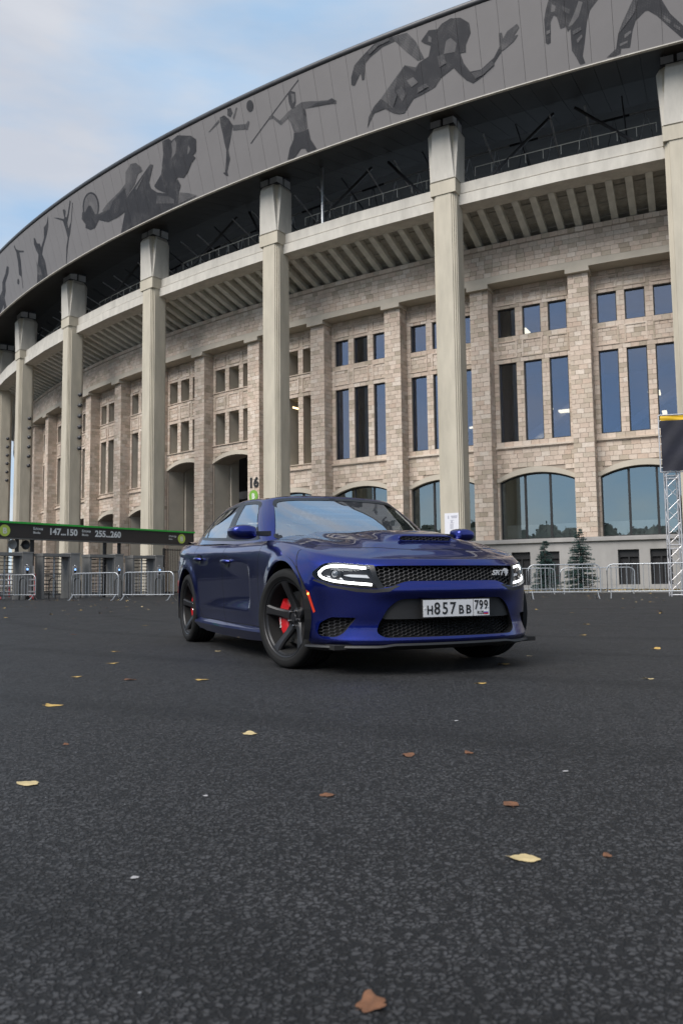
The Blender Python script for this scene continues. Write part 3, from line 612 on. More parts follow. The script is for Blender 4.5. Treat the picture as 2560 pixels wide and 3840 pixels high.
# athlete prints, stretched over the panels a few millimetres proud of them
MURALS = [('martial artist kicking',[('D',[(-116.052,0.798),(-116.127,0.711),(-116.187,0.609),(-116.193,0.488),(-116.204,0.362),(-116.148,0.337),(-116.082,0.345),(-116.042,0.566),(-115.966,0.621),(-115.9,0.595),(-115.841,0.46),(-115.711,0.463),(-115.686,0.405),(-115.623,0.429),(-115.626,0.298),(-115.626,0.199),(-115.536,0.109),(-115.467,0.025),(-115.35,0.029),(-115.395,0.112),(-115.326,0.256),(-115.249,0.452),(-115.165,0.559),(-114.983,0.64),(-114.927,0.791),(-115.036,0.966),(-115.518,1.061),(-115.877,0.988)]),('L',[(-115.395,0.689),(-115.308,0.666),(-115.421,0.531),(-115.571,0.465),(-115.665,0.457),(-115.504,0.586)]),('L',[(-115.991,0.745),(-115.903,0.71),(-115.931,0.659),(-116.025,0.662)]),('M',[(-115.766,0.69),(-115.589,0.631),(-115.621,0.581),(-115.752,0.633)]),('L',[(-115.505,0.297),(-115.382,0.338),(-115.369,0.308),(-115.488,0.257)]),('M',[(-115.581,0.401),(-115.393,0.418),(-115.375,0.383),(-115.565,0.355)]),('L',[(-116.157,0.483),(-116.074,0.482),(-116.08,0.45),(-116.165,0.44)])]),('martial artist in wide stance',[('D',[(-114.255,0.536),(-114.353,0.455),(-114.5,0.337),(-114.603,0.234),(-114.666,0.092),(-114.879,0.027),(-114.711,0.016),(-114.574,0.026),(-114.556,0.077),(-114.369,0.063),(-114.292,0.235),(-114.216,0.32),(-114.012,0.387),(-113.948,0.383),(-113.784,0.314),(-113.543,0.167),(-113.402,0.086),(-113.301,0.026),(-112.994,-0.07),(-112.946,0.017),(-113.253,0.14),(-113.508,0.298),(-113.662,0.454),(-113.662,0.66),(-114.188,0.735)]),('L',[(-114.472,0.211),(-114.336,0.238),(-114.317,0.215),(-114.477,0.172)]),('L',[(-114.583,0.129),(-114.414,0.142),(-114.417,0.121),(-114.58,0.104)]),('M',[(-113.636,0.294),(-113.495,0.218),(-113.519,0.193),(-113.661,0.264)]),('M',[(-113.435,0.184),(-113.313,0.127),(-113.316,0.096),(-113.458,0.161)]),('M',[(-114.255,0.536),(-114.148,0.521),(-114.227,0.406),(-114.462,0.29),(-114.603,0.234),(-114.5,0.337),(-114.353,0.455)])]),('runner',[('M',[(-120.336,0.282),(-120.475,0.342),(-120.151,0.464),(-119.905,0.556),(-120.07,0.426)]),('M',[(-119.934,1.047),(-119.531,0.981),(-119.333,0.849),(-119.163,0.622),(-119.34,0.623),(-119.597,0.764),(-119.877,0.936)]),('M',[(-120.475,0.342),(-120.151,0.464),(-119.7,0.627),(-119.419,0.559),(-119.319,0.595),(-119.732,0.324),(-120.02,0.092),(-120.18,0.18),(-120.336,0.282)]),('D',[(-121.221,0.72),(-121.078,0.843),(-120.862,0.901),(-120.444,1.002),(-119.934,1.047),(-119.877,0.936),(-120.219,0.927),(-120.619,0.862),(-120.761,0.819),(-120.857,0.637),(-120.923,0.634),(-120.936,0.728),(-121.163,0.605),(-121.253,0.632)]),('D',[(-119.192,0.827),(-118.963,0.915),(-118.739,0.892),(-118.614,0.934),(-118.382,0.958),(-118.14,0.927),(-117.941,0.84),(-117.93,0.73),(-118.079,0.618),(-118.1,0.536),(-118.237,0.544),(-118.183,0.425),(-118.045,0.307),(-117.772,0.292),(-117.427,0.377),(-117.271,0.474),(-117.229,0.42),(-117.44,0.318),(-117.736,0.214),(-117.996,0.169),(-118.15,0.223),(-118.322,0.322),(-118.441,0.409),(-118.804,0.342),(-118.971,0.265),(-119.276,0.232),(-119.583,0.212),(-119.868,0.084),(-120.02,0.092),(-120.18,0.18),(-120.094,0.351),(-119.95,0.511),(-119.7,0.627),(-119.433,0.51),(-119.319,0.595),(-119.044,0.629),(-118.954,0.74),(-119.115,0.79)]),('M',[(-117.271,0.474),(-117.255,0.616),(-117.186,0.617),(-117.176,0.544),(-117.056,0.61),(-116.812,0.656),(-116.769,0.615),(-116.914,0.541),(-116.81,0.538),(-116.926,0.484),(-117.147,0.433),(-117.229,0.42)]),('D',[(-120.336,0.282),(-120.475,0.342),(-120.689,0.28),(-120.888,0.176),(-120.964,0.052),(-120.874,0.12),(-120.715,0.204),(-120.392,0.211),(-120.166,0.126),(-120.02,0.092),(-120.18,0.18)]),('L',[(-118.556,0.728),(-118.437,0.747),(-118.291,0.663),(-118.369,0.576),(-118.649,0.594)]),('L',[(-118.98,0.856),(-118.909,0.82),(-118.935,0.767),(-119.009,0.793)]),('L',[(-119.696,0.442),(-119.509,0.458),(-119.401,0.378),(-119.59,0.35)]),('M',[(-120.027,0.367),(-119.863,0.395),(-119.739,0.299),(-119.888,0.217)]),('M',[(-118.822,0.59),(-118.649,0.594),(-118.61,0.483),(-118.8,0.461)]),('M',[(-118.007,0.282),(-117.776,0.278),(-117.487,0.349),(-117.434,0.298),(-117.734,0.223),(-117.931,0.207)]),('M',[(-120.658,0.933),(-120.323,0.99),(-120.041,0.998),(-120.01,0.962),(-120.336,0.951),(-120.609,0.891)]),('M',[(-120.252,0.348),(-120.08,0.396),(-120.007,0.312),(-120.142,0.201)]),('M',[(-119.43,0.318),(-119.187,0.334),(-119.141,0.289),(-119.449,0.257)])]),('javelin thrower',[('D',[(-122.818,0.951),(-122.807,0.936),(-124.745,0.403),(-124.764,0.42)]),('M',[(-123.201,0.626),(-122.839,0.661),(-122.742,0.567),(-122.76,0.321),(-122.995,0.296),(-123.225,0.33),(-123.278,0.452),(-123.35,0.529),(-123.621,0.484),(-123.837,0.605),(-123.963,0.612),(-123.962,0.652),(-123.834,0.652),(-123.629,0.546),(-123.333,0.607)]),('D',[(-123.212,0.839),(-123.104,0.848),(-122.98,0.815),(-123.007,0.688),(-123.097,0.623),(-123.196,0.638),(-123.235,0.724)]),('L',[(-123.117,0.817),(-123.006,0.793),(-123.034,0.705),(-123.119,0.692)]),('M',[(-122.839,0.661),(-122.578,0.633),(-122.358,0.599),(-122.011,0.558),(-121.879,0.563),(-121.753,0.512),(-121.782,0.478),(-121.935,0.502),(-122.351,0.533),(-122.742,0.567)]),('D',[(-123.228,0.324),(-122.995,0.296),(-122.749,0.306),(-122.737,0.172),(-122.586,0.024),(-122.903,0.023),(-122.95,0.076),(-123.08,0.099),(-123.328,0.016),(-123.588,0.022),(-123.446,0.155),(-123.284,0.239)]),('D',[(-122.806,0.577),(-122.752,0.543),(-122.751,0.464),(-122.821,0.501)]),('D',[(-122.367,0.575),(-122.016,0.546),(-121.881,0.557),(-121.771,0.509),(-121.934,0.504),(-122.574,0.561)])]),('footballer',[('D',[(-125.363,0.984),(-125.238,0.978),(-125.196,0.897),(-125.304,0.855),(-125.407,0.902)]),('D',[(-125.702,0.92),(-125.527,0.921),(-125.39,0.854),(-125.276,0.746),(-125.451,0.579),(-125.607,0.451),(-125.603,0.329),(-125.801,0.175),(-125.791,0.112),(-125.871,0.13),(-125.974,0.185),(-125.884,0.187),(-125.734,0.379),(-125.688,0.464),(-125.708,0.589),(-125.702,0.679),(-125.722,0.803)]),('M',[(-125.276,0.746),(-124.802,0.685),(-124.705,0.714),(-124.659,0.692),(-124.78,0.599),(-124.876,0.623),(-125.312,0.677)]),('M',[(-125.732,0.865),(-126.171,0.8),(-126.234,0.801),(-125.757,0.899)]),('M',[(-125.2,0.808),(-125.005,0.939),(-125.044,0.946),(-125.225,0.842)]),('D',[(-124.425,0.867),(-124.444,0.844),(-124.476,0.825),(-124.516,0.814),(-124.56,0.812),(-124.602,0.818),(-124.637,0.834),(-124.661,0.855),(-124.671,0.881),(-124.665,0.907),(-124.646,0.93),(-124.614,0.949),(-124.574,0.96),(-124.53,0.962),(-124.488,0.955),(-124.454,0.94),(-124.43,0.918),(-124.42,0.893)])]),('discus thrower',[('D',[(-131.94,0.574),(-132.006,0.52),(-132.099,0.475),(-132.215,0.441),(-132.346,0.422),(-132.482,0.418),(-132.615,0.429),(-132.735,0.456),(-132.834,0.496),(-132.904,0.547),(-132.94,0.605),(-132.939,0.666),(-132.902,0.725),(-132.831,0.779),(-132.732,0.823),(-132.613,0.856),(-132.481,0.874),(-132.346,0.876),(-132.216,0.864),(-132.101,0.836),(-132.008,0.797),(-131.942,0.747),(-131.907,0.691),(-131.907,0.632)]),('L',[(-132.02,0.586),(-132.077,0.539),(-132.156,0.5),(-132.254,0.47),(-132.364,0.453),(-132.478,0.449),(-132.588,0.458),(-132.687,0.481),(-132.768,0.515),(-132.824,0.558),(-132.852,0.608),(-132.85,0.66),(-132.817,0.712),(-132.757,0.758),(-132.674,0.798),(-132.573,0.826),(-132.462,0.843),(-132.349,0.846),(-132.242,0.835),(-132.146,0.813),(-132.069,0.779),(-132.015,0.736),(-131.988,0.688),(-131.99,0.637)]),('D',[(-132.992,0.653),(-132.855,0.614),(-132.547,0.686),(-132.4,0.663),(-132.275,0.506),(-132.044,0.471),(-132.125,0.381),(-132.468,0.295),(-132.763,0.307),(-133.034,0.388),(-132.96,0.43),(-133.125,0.551)]),('M',[(-131.834,0.489),(-131.466,0.55),(-130.614,0.631),(-130.278,0.692),(-130.155,0.849),(-129.821,0.922),(-129.567,0.896),(-129.37,0.8),(-129.339,0.733),(-129.586,0.725),(-129.839,0.606),(-130.374,0.496),(-130.423,0.471),(-130.329,0.627),(-131.102,0.544),(-131.437,0.437)]),('D',[(-132.044,0.471),(-131.756,0.469),(-131.437,0.437),(-131.102,0.544),(-130.329,0.627),(-130.423,0.471),(-130.625,0.289),(-131.029,0.267),(-131.639,0.274),(-132.125,0.381)]),('D',[(-130.423,0.471),(-129.861,0.577),(-128.922,0.767),(-128.789,0.738),(-129.144,0.529),(-129.11,0.429),(-128.869,0.33),(-128.465,0.254),(-128.005,0.354),(-127.846,0.375),(-127.769,0.272),(-127.919,0.188),(-128.051,0.023),(-131.096,0.001),(-130.625,0.289)]),('D',[(-128.168,0.988),(-127.88,0.985),(-127.773,0.929),(-127.471,0.961),(-126.937,0.865),(-126.763,0.786),(-126.859,0.625),(-127.01,0.598),(-126.928,0.548),(-127.134,0.506),(-127.356,0.406),(-127.575,0.354),(-127.828,0.403),(-128.005,0.354),(-128.465,0.254),(-128.839,0.372),(-128.949,0.436),(-128.511,0.554),(-128.234,0.816)]),('L',[(-127.632,0.928),(-127.582,0.86),(-127.711,0.732),(-127.959,0.681),(-127.823,0.78),(-127.795,0.896)]),('L',[(-127.117,0.755),(-127.06,0.702),(-127.134,0.654),(-127.234,0.641)]),('M',[(-128.898,0.287),(-128.403,0.198),(-128.161,0.116),(-128.198,0.06),(-128.561,0.112),(-129.025,0.18)]),('M',[(-127.854,0.178),(-127.451,0.104),(-127.172,0.034),(-128.051,0.023)]),('L',[(-129.251,0.671),(-129.117,0.712),(-129.525,0.588),(-129.806,0.505),(-129.833,0.541)])]),('gymnast',[('D',[(-134.183,0.878),(-134.063,0.871),(-134.002,0.831),(-134.12,0.743),(-134.037,0.724),(-133.914,0.77),(-133.579,0.951),(-133.536,0.921),(-133.934,0.701),(-134.074,0.64),(-134.104,0.537),(-133.855,0.606),(-133.472,0.887),(-133.43,0.88),(-133.739,0.647),(-134.08,0.437),(-134.211,0.385),(-134.478,0.231),(-134.809,-0.004),(-134.856,0.003),(-134.547,0.265),(-134.3,0.398),(-134.304,0.568),(-134.34,0.706),(-134.629,0.782),(-134.924,0.859),(-134.603,0.806),(-134.263,0.73),(-134.197,0.743)])]),('archer',[('D',[(-135.266,0.952),(-135.385,0.823),(-135.446,0.771),(-135.716,0.664),(-136.199,0.512),(-136.409,0.416),(-136.306,0.274),(-136.402,-0.007),(-136.972,-0.006),(-136.859,0.083),(-136.815,0.219),(-136.978,0.294),(-136.701,0.46),(-136.794,0.538),(-136.845,0.675),(-136.748,0.775),(-136.641,0.759),(-136.59,0.648),(-136.379,0.616),(-136.354,0.536),(-135.967,0.653),(-135.765,0.822),(-135.507,0.843)]),('D',[(-137.191,0.156),(-136.859,0.083),(-136.972,-0.006),(-137.432,-0.027)]),('M',[(-136.978,0.294),(-136.815,0.219),(-136.859,0.083),(-137.191,0.156),(-136.976,0.372)])]),('volleyball player',[('D',[(-138.533,0.928),(-138.476,0.838),(-138.264,0.778),(-137.826,0.703),(-137.864,0.676),(-138.251,0.736),(-138.304,0.597),(-138.485,0.396),(-138.617,0.28),(-138.752,0.096),(-138.803,0.103),(-138.647,0.312),(-138.819,0.377),(-138.615,0.591),(-138.526,0.779),(-138.613,0.9)]),('D',[(-138.956,0.261),(-139.019,0.234),(-139.096,0.222),(-139.157,0.231),(-139.178,0.257),(-139.151,0.289),(-139.086,0.316),(-139.01,0.327),(-138.95,0.319),(-138.929,0.293)])]),('basketball player',[('D',[(-139.782,0.7),(-139.604,0.652),(-139.811,0.552),(-140.395,0.442),(-140.575,0.312),(-140.911,0.202),(-140.98,-0.077),(-141.401,-0.093),(-141.237,0.103),(-141.527,0.055),(-142.054,-0.11),(-142.178,-0.064),(-141.455,0.308),(-140.952,0.366),(-140.707,0.502),(-140.126,0.599)])])]
def clip(poly, t, keep_lower):
    o = []
    for i in range(len(poly)):
        a, c = poly[i-1], poly[i]; ia, ic = (a[0] <= t) == keep_lower, (c[0] <= t) == keep_lower
        if ia != ic: s = (t-a[0])/(c[0]-a[0]); o.append((t, a[1]+(c[1]-a[1])*s))
        if ic: o.append(c)
    return o
for nm, layers in MURALS:
    mm = MB(); uvs = []
    for li, (tone, P) in enumerate(layers):
        mm.mi = {'D': 0, 'M': 1, 'L': 2}[tone]; off = .006+.003*li
        P = [(a, min(max(t, .004), .996)) for a, t in P]
        lo, hi = min(p[0] for p in P), max(p[0] for p in P)
        for th in ths:
            a, c = th-STEP/2+.004, th+STEP/2-.004
            if c < lo or a > hi: continue
            q = clip(clip(P, c, True), a, False)
            if len(q) < 3: continue
            vs = []
            for t, s in q:
                R = 116.43+1.16*s; d = R/math.cos(R_(t-th))*math.cos(R_(STEP/2))*1.0
                d = R/math.cos(R_(t-th))+off; vs.append(pol(d, t, 24.7+3.97*s))
            n0 = len(mm.v)
            tr = tessellate_polygon([[Vector((t, s*2, 0)) for t, s in q]])
            mm.add(vs, [tuple(x) for x in tr])
            uvs += [(t*2.03, s*4.1) for t, s in q]
    me = mm.mesh('athlete_print', [M['printD'], M['printM'], M['printL']])
    uv = me.uv_layers.new(name='UVMap')
    for lp in me.loops: uv.data[lp.index].uv = uvs[lp.vertex_index]
    o = link('athlete_print', me, ST); o['label'] = 'dark halftone print of a '+nm+' on the grey roof band'

# struts, pole, railing and the dark gallery behind the ring beam
for k in range(-3, 7):
    a = COLC(k); m_ = a-2.865
    s = MB(); s.tube([pol(113.4, a-.75, 21.6), pol(111.2, m_+.3, 25.9)], .09, 6); s.build('roof_strut', M['steel_dark'], ST)
    s = MB(); s.tube([pol(113.4, a-5.73+.75, 21.6), pol(111.2, m_-.3, 25.9)], .09, 6); s.build('roof_strut', M['steel_dark'], ST)
    r = MB(); n = 10
    pts = [pol(112.6, a-.5-i*(4.73/n), 23.25) for i in range(n+1)]
    r.tube(pts, .022, 5)
    for p in pts: r.tube([(p[0], p[1], 22.75), p], .020, 5)
    r.build('gallery_railing', M['rib'], ST)
s = MB(); s.tube([pol(113.6, -123.38, 21.2), pol(113.6, -123.38, 25.6)], .085, 8); s.build('service_pole', M['galv'], ST)
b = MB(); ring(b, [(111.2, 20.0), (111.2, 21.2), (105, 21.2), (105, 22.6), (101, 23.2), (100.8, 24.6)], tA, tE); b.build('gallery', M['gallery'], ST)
gl = MB()
for i in range(120):
    t = rnd.uniform(tE, tA); wd = rnd.uniform(.15, .9); z = 23.2+rnd.random()*4.2; 
    pbox(gl, 100.6, 101.2-rnd.random()*.3, t, t-wd, z, z+rnd.choice((.12, .2, .5, .9)))
for i in range(60):
    t = tA+(tE-tA)*i/60; pbox(gl, 104.2, 104.4, t, t-.12, 21.2, rnd.uniform(23.2, 25.5))
gl.build('gallery_fittings', M['gallery_bits'], ST, kind='stuff')

for i in range(int((tA-tE)/.955)):
    t0 = tA-.955*i-.3; m_ = MB()
    for R0, zb, zt in ((106.2, 23.6, 27.6),):
        m_.tube([pol(R0, t0, zb), pol(R0, t0-.955, zb)], .07, 5); m_.tube([pol(R0, t0, zt), pol(R0, t0-.955, zt)], .07, 5)
        m_.tube([pol(R0, t0, zb), pol(R0, t0-.4775, zt), pol(R0, t0-.955, zb)], .05, 5)
        m_.tube([pol(R0, t0, zb), pol(111.5, t0, 25.7)], .05, 5)
    m_.build('roof_truss', M['steel_grey'] if i % 3 else M['steel_dark'], ST)
# rooms behind the glass
b = MB(); pbox(b, 101.5, 102, -92, -126.0, 2.0, 17.2, 2)
for z in (2.2, 7.7, 13.4, 17.0): pbox(b, 102, 109.25 if z != 13.4 else 108.2, -92, -126.0, z, z+.25, 2)
for t in (-104.7, -107.6, -110.4, -113.31, -116.17, -119.02, -121.88, -124.74, -126.0): pbox(b, 106.9, 108.6, t-.35, t+.35, 2.4, 17.0)
b.build('interior', M['interior'], ST)
b = MB(); pbox(b, 100.5, 101, -126.1, TH1, 0, 17.2, 2); pbox(b, 101, 107.8, -126.05, TH1, 17.2, 17.4, 2); b.build('passage_wall', M['void'], ST)
slats.build('passage_slab', M['interior_light'], ST)
b = MB()
for k in range(0, 4):                     # stair flights seen through the tall windows
    c = BAYC(k); b.hexa([pol(105.2, c-1.2, 8.2), pol(106.4, c-1.2, 8.2), pol(106.4, c+1.1, 10.9), pol(105.2, c+1.1, 10.9), pol(105.2, c-1.2, 8.7), pol(106.4, c-1.2, 8.7), pol(106.4, c+1.1, 11.4), pol(105.2, c+1.1, 11.4)])
b.build('stair_flight', M['interior_light'], ST)
for px_th, z, R, wd in ((-118.30, 15.55, 106.4, .30), (-117.05, 10.35, 106.4, .34), (-114.42, 10.9, 106.4, .34), (-117.9, 8.9, 105.6, .2), (-114.2, 10.2, 104, .14), (-117.2, 10.95, 104, .10), (-122.9, 15.45, 106.6, .26), (-120.1, 10.0, 106., .24), (-113.35, 9.7, 108.6, .16), (-117.75, 11.1, 104.6, .08), (-126.5, 12.35, 108.6, .16)):
    b = MB(); pbox(b, R-.5, R+.5, px_th-wd/2, px_th+wd/2, z, z+.10); b.build('ceiling_light', M['lamp'], ST)

# small round floodlights on the flanks of the far columns
fm = MB(); fm.lathe([(0, 0), (.13, 0), (.16, .10), (.16, .24), (.10, .34), (0, .36)], 12, 'y'); fm = fm.mesh('floodlight', M['steel_dark'], True)
for k in (3, 4, 5, 6, 7):
    x, y, _ = pol(114.1, COLC(k)+deg(.80, 114.3), 0)
    for i in range(6):
        dx_, dy_, _ = pol({4: -.2, 5: -.95}.get(k, -1.6 if k > 5 else 0), COLC(k), 0); link('floodlight', fm, ST, (x+dx_, y+dy_, 11.2+i*.85-(k > 5)*2.4), R_(COLC(k)))

# door number and sector badge on the pilaster beside the passage, notice on the second column
def on_drum(R, th): x, y, _ = pol(R, th, 0); return (CX+x, CY+y)
x, y = on_drum(RP+.02, PILC(4)+.02)
t = thing('door_number', 'large black 16 fixed high on the stone pilaster beside the arched passage', 'number sign', (x, y, 7.02), R_(PILC(4)+90))
me = text_mesh('16', .92, M['number_black'], .03, .034, 'CENTER'); o = link('numerals', me, t, (0, 0, 0), rot=(PI/2, 0, 0))
t = thing('sector_badge', 'round green badge with a white B on the stone pilaster below the number 16', 'sign', (x, y, 6.42), R_(PILC(4)+90))
d = MB(); d.lathe([(0, -.03), (.40, -.03), (.40, .0), (0, .0)], 32, 'y'); d.build('disc', M['sign_green'], t)
link('letter', text_mesh('B', .50, M['sign_white'], .004, .012, 'CENTER'), t, (0, -.036, -.18), rot=(PI/2, 0, 0))
x, y = on_drum(114.955, COLC(0)+.02)
t = thing('paper_notice', 'white paper notice pasted low on the cream column behind the car mirror', 'notice', (x, y, 2.9), R_(COLC(0)+90))
d = MB()
for i in range(5): d.box((0, .0025-.0012*(i % 2), .114+i*.228), (.76, .004, .227))
d.build('sheet', M['white_paper'], t)
d = MB(); d.box((-.17, -.006, .93), (.05, .003, .16)); d.box((.14, -.006, .98), (.34, .003, .045)); d.box((.14, -.006, .90), (.30, .003, .035)); d.box((.02, -.006, .77), (.20, .003, .02)); d.box((.0, -.006, .70), (.06, .003, .07)); d.box((.02, -.006, .64), (.22, .003, .02))
for i in range(6): d.box((0, -.006, .56-i*.045), (.20-.02*(i % 3), .003, .014))
d.build('print', M['paper_ink'], t)
# ------------------------------------------------------------------ the car   (local frame: +x forward, +y its left, front axle at 0)
CAR = thing('car', 'glossy dark blue four door saloon with black five spoke wheels and lit headlight rings', 'car', (.399, 6.272, 0), R_(-66.11))
def paint_material():
    m = principled('blue_paint', (.004, .25, 1.0), .31, metal=1., coat=1.); t = m.node_tree; b = t.nodes['Principled BSDF']
    b.inputs['Coat Roughness'].default_value = .015; b.inputs['Coat IOR'].default_value = 1.47
    c = t.nodes.new('ShaderNodeTexCoord'); v = t.nodes.new('ShaderNodeTexVoronoi'); v.inputs['Scale'].default_value = 900; t.links.new(c.outputs['Object'], v.inputs['Vector'])
    s = t.nodes.new('ShaderNodeSeparateColor'); t.links.new(v.outputs['Color'], s.inputs[0])
    mr = t.nodes.new('ShaderNodeMapRange'); mr.inputs['To Min'].default_value = .8; mr.inputs['To Max'].default_value = 1.25; t.links.new(s.outputs[0], mr.inputs['Value'])
    mx = t.nodes.new('ShaderNodeMixRGB'); mx.blend_type = 'MULTIPLY'; mx.inputs[0].default_value = 1; mx.inputs[1].default_value = (.012, .022, .19, 1)
    t.links.new(mr.outputs[0], mx.inputs[2]); t.links.new(mx.outputs[0], b.inputs['Base Color'])
    return m
M['paint'] = paint_material()
M['blackp'] = principled('black_plastic', (.016, .016, .017), .5, var=.1, vscale=30)
M['blackg'] = principled('gloss_black', (.006, .006, .007), .3)
M['badge'] = principled('badge_silver', (.60, .60, .61), .35, metal=.2)
M['liner'] = principled('wheel_well', (.008, .008, .008), .9)
M['seam'] = principled('panel_gap', (.003, .003, .006), .8)
M['rubber'] = principled('tyre_rubber', (.011, .011, .011), .8, spec=.25, var=.15, vscale=20)
M['rim_paint'] = principled('matt_black_rim', (.022, .022, .024), .36, metal=.35, var=.08, vscale=25)
M['disc'] = principled('brake_disc', (.22, .21, .20), .35, metal=.9, var=.2, vscale=30)
M['caliper'] = principled('red_caliper', (.42, .006, .010), .3, coat=.6)
M['chrome'] = principled('chrome', (.62, .62, .64), .12, metal=1.)
M['mesh'] = principled('grille_mesh', (.13, .13, .135), .38, metal=.5)
M['mesh_dark'] = principled('lower_mesh', (.045, .045, .048), .4, metal=.4)
M['lamp_inner'] = principled('lamp_housing', (.009, .009, .011), .6, spec=.15)
M['lens'] = principled('lamp_lens', (.10, .11, .12), .05, coat=1.)
M['drl'] = principled('light_ring', (.9, .9, .9), .3, emit=(1., .97, .92), estr=3.2)
M['amber'] = principled('side_marker', (.40, .025, .010), .25, coat=.5, emit=(1., .06, .01), estr=.05)
M['amber_bulb'] = principled('marker_bulb', (.9, .3, .1), .3, emit=(1., .22, .04), estr=3)
M['redlamp'] = principled('red_marker', (.35, .01, .012), .2, coat=.6, emit=(1, .02, .02), estr=.5)
M['plate'] = principled('plate_white', (.60, .60, .61), .4, var=.03, vscale=20)
M['plate_ink'] = principled('plate_black', (.012, .012, .012), .5)
M['flag_w'] = principled('flag_white', (.7, .7, .7), .5); M['flag_b'] = principled('flag_blue', (.02, .05, .30), .5); M['flag_r'] = principled('flag_red', (.50, .02, .02), .5)
M['carglass'] = glass_material('car_glass', (.46, .54, .56), .42)
M['screen'] = glass_material('windscreen', (.52, .60, .60), .46)
M['coverglass'] = glass_material('lamp_cover', (.85, .87, .90), -.02)
M['cabin'] = principled('cabin_black', (.02, .02, .022), .7)
M['seat'] = principled('seat_leather', (.045, .045, .048), .5)

def spline(xs, P, xq):
    "natural cubic through rows P at xs"
    xs = np.array(xs, float); P = np.array(P, float); n = len(xs); h = np.diff(xs); A = np.eye(n); B = np.zeros_like(P)
    for i in range(1, n-1):
        A[i, i-1], A[i, i], A[i, i+1] = h[i-1], 2*(h[i-1]+h[i]), h[i]
        B[i] = 6*((P[i+1]-P[i])/h[i]-(P[i]-P[i-1])/h[i-1])
    m = np.linalg.solve(A, B); j = np.clip(np.searchsorted(xs, xq)-1, 0, n-2); t = xq-xs[j]
    sh = (slice(None),)+(None,)*(P.ndim-1); hj = h[j][sh]; t = t[sh]
    return P[j]+t*((P[j+1]-P[j])/hj-hj*(2*m[j]+m[j+1])/6)+t*t*m[j]/2+t**3*(m[j+1]-m[j])/(6*hj)
def pchip(xs, P, xq):
    xs = np.array(xs, float); P = np.array(P, float); n = len(xs); h = np.diff(xs); d = np.diff(P, axis=0)/h.reshape((-1,)+(1,)*(P.ndim-1))
    m = np.zeros_like(P); m[0], m[-1] = d[0], d[-1]
    for i in range(1, n-1):
        a, b = d[i-1], d[i]; ok = (a*b) > 0; w1, w2 = 2*h[i]+h[i-1], h[i]+2*h[i-1]
        m[i] = np.where(ok, (w1+w2)/(w1/np.where(ok, a, 1)+w2/np.where(ok, b, 1)), 0)
    j = np.clip(np.searchsorted(xs, xq)-1, 0, n-2); sh = (slice(None),)+(None,)*(P.ndim-1)
    hj = h[j][sh]; t = ((xq-xs[j])/h[j])[sh]
    return P[j]*(1+2*t)*(1-t)**2+m[j]*hj*t*(1-t)**2+P[j+1]*t*t*(3-2*t)+m[j+1]*hj*t*t*(t-1)
def tab(d, n):
    k = sorted(d); return np.interp(np.arange(n), k, [d[i] for i in k])
def S(x): x = np.clip(x, 0, 1); return x*x*(3-2*x)

OUT = [(.905, 0), (.893, .22), (.856, .42), (.785, .58), (.685, .72), (.555, .83), (.40, .893), (.20, .922), (0, .932), (-.25, .932), (-.60, .917), (-1.1, .912), (-1.75, .912), (-2.3, .918),
       (-2.75, .935), (-3.05, .943), (-3.4, .933), (-3.7, .89), (-3.95, .78), (-4.08, .60), (-4.15, .3), (-4.16, 0)]
ns = len(OUT)
Z = [{0: .20, 4: .20, 6: .185, 8: .165, 14: .165, 16: .2, 18: .26, 21: .27}, {0: .24, 5: .24, 8: .24, 15: .26, 18: .33, 21: .34}, {0: .37, 15: .37, 18: .45, 21: .45}, {0: .52, 8: .54, 16: .58, 21: .62},
     {0: .61, 4: .61, 6: .64, 8: .69, 16: .76, 21: .80}, {0: .715, 3: .715, 5: .735, 6: .765, 8: .84, 10: .90, 13: .93, 16: .97, 21: .98}, {0: .772, 3: .775, 4: .785, 5: .805, 6: .835, 7: .872, 8: .908, 9: .94, 10: .962, 11: .968, 12: .985, 13: 1.005, 14: 1.025, 15: 1.045, 16: 1.055, 21: 1.075}]
I = [{0: .02, 4: .02, 6: .055, 8: .06, 15: .06, 17: .06, 18: .10, 21: .10}, {0: .0, 5: .004, 7: .03, 15: .03, 18: .05, 21: .05}, {0: .008, 3: .008, 5: .012, 15: .02, 21: .02}, {0: .004, 5: .004, 8: .008, 15: .008, 21: 0},
     {0: 0., 5: .002, 8: 0., 21: .01}, {0: .012, 3: .015, 5: .022, 7: .02, 10: .016, 15: .018, 18: .03, 21: .03}, {0: .055, 3: .062, 5: .078, 7: .078, 9: .072, 10: .066, 12: .06, 15: .07, 18: .08, 21: .06}]
NU, NV, NR = 250, 46, 26
P0 = np.array(OUT); cl = np.r_[0, np.cumsum(np.hypot(*np.diff(P0, axis=0).T))]
q = np.linspace(0, cl[-1], NU)
mir = np.r_[[[P0[1, 0], -P0[1, 1]]], P0, [[P0[-2, 0], -P0[-2, 1]]]]; clm = np.r_[-cl[1], cl, 2*cl[-1]-cl[-2]]
o2 = spline(clm, mir, q)
tg = np.gradient(o2, axis=0); tg /= np.hypot(*tg.T)[:, None]; nrm = np.stack([-tg[:, 1], tg[:, 0]], 1)*-1
nrm[np.sum(nrm*(o2-np.array([-1.6, 0])), 1) < 0] *= -1
nrm[0] = (1, 0); nrm[-1] = (-1, 0)
zz = np.stack([pchip(cl, tab(z, ns), q) for z in Z]); ii = np.stack([pchip(cl, tab(z, ns), q) for z in I])
tv = np.linspace(0, 6, NV); lv = np.arange(7.)
zz = pchip(lv, zz, tv); ii = spline(lv, ii, tv)
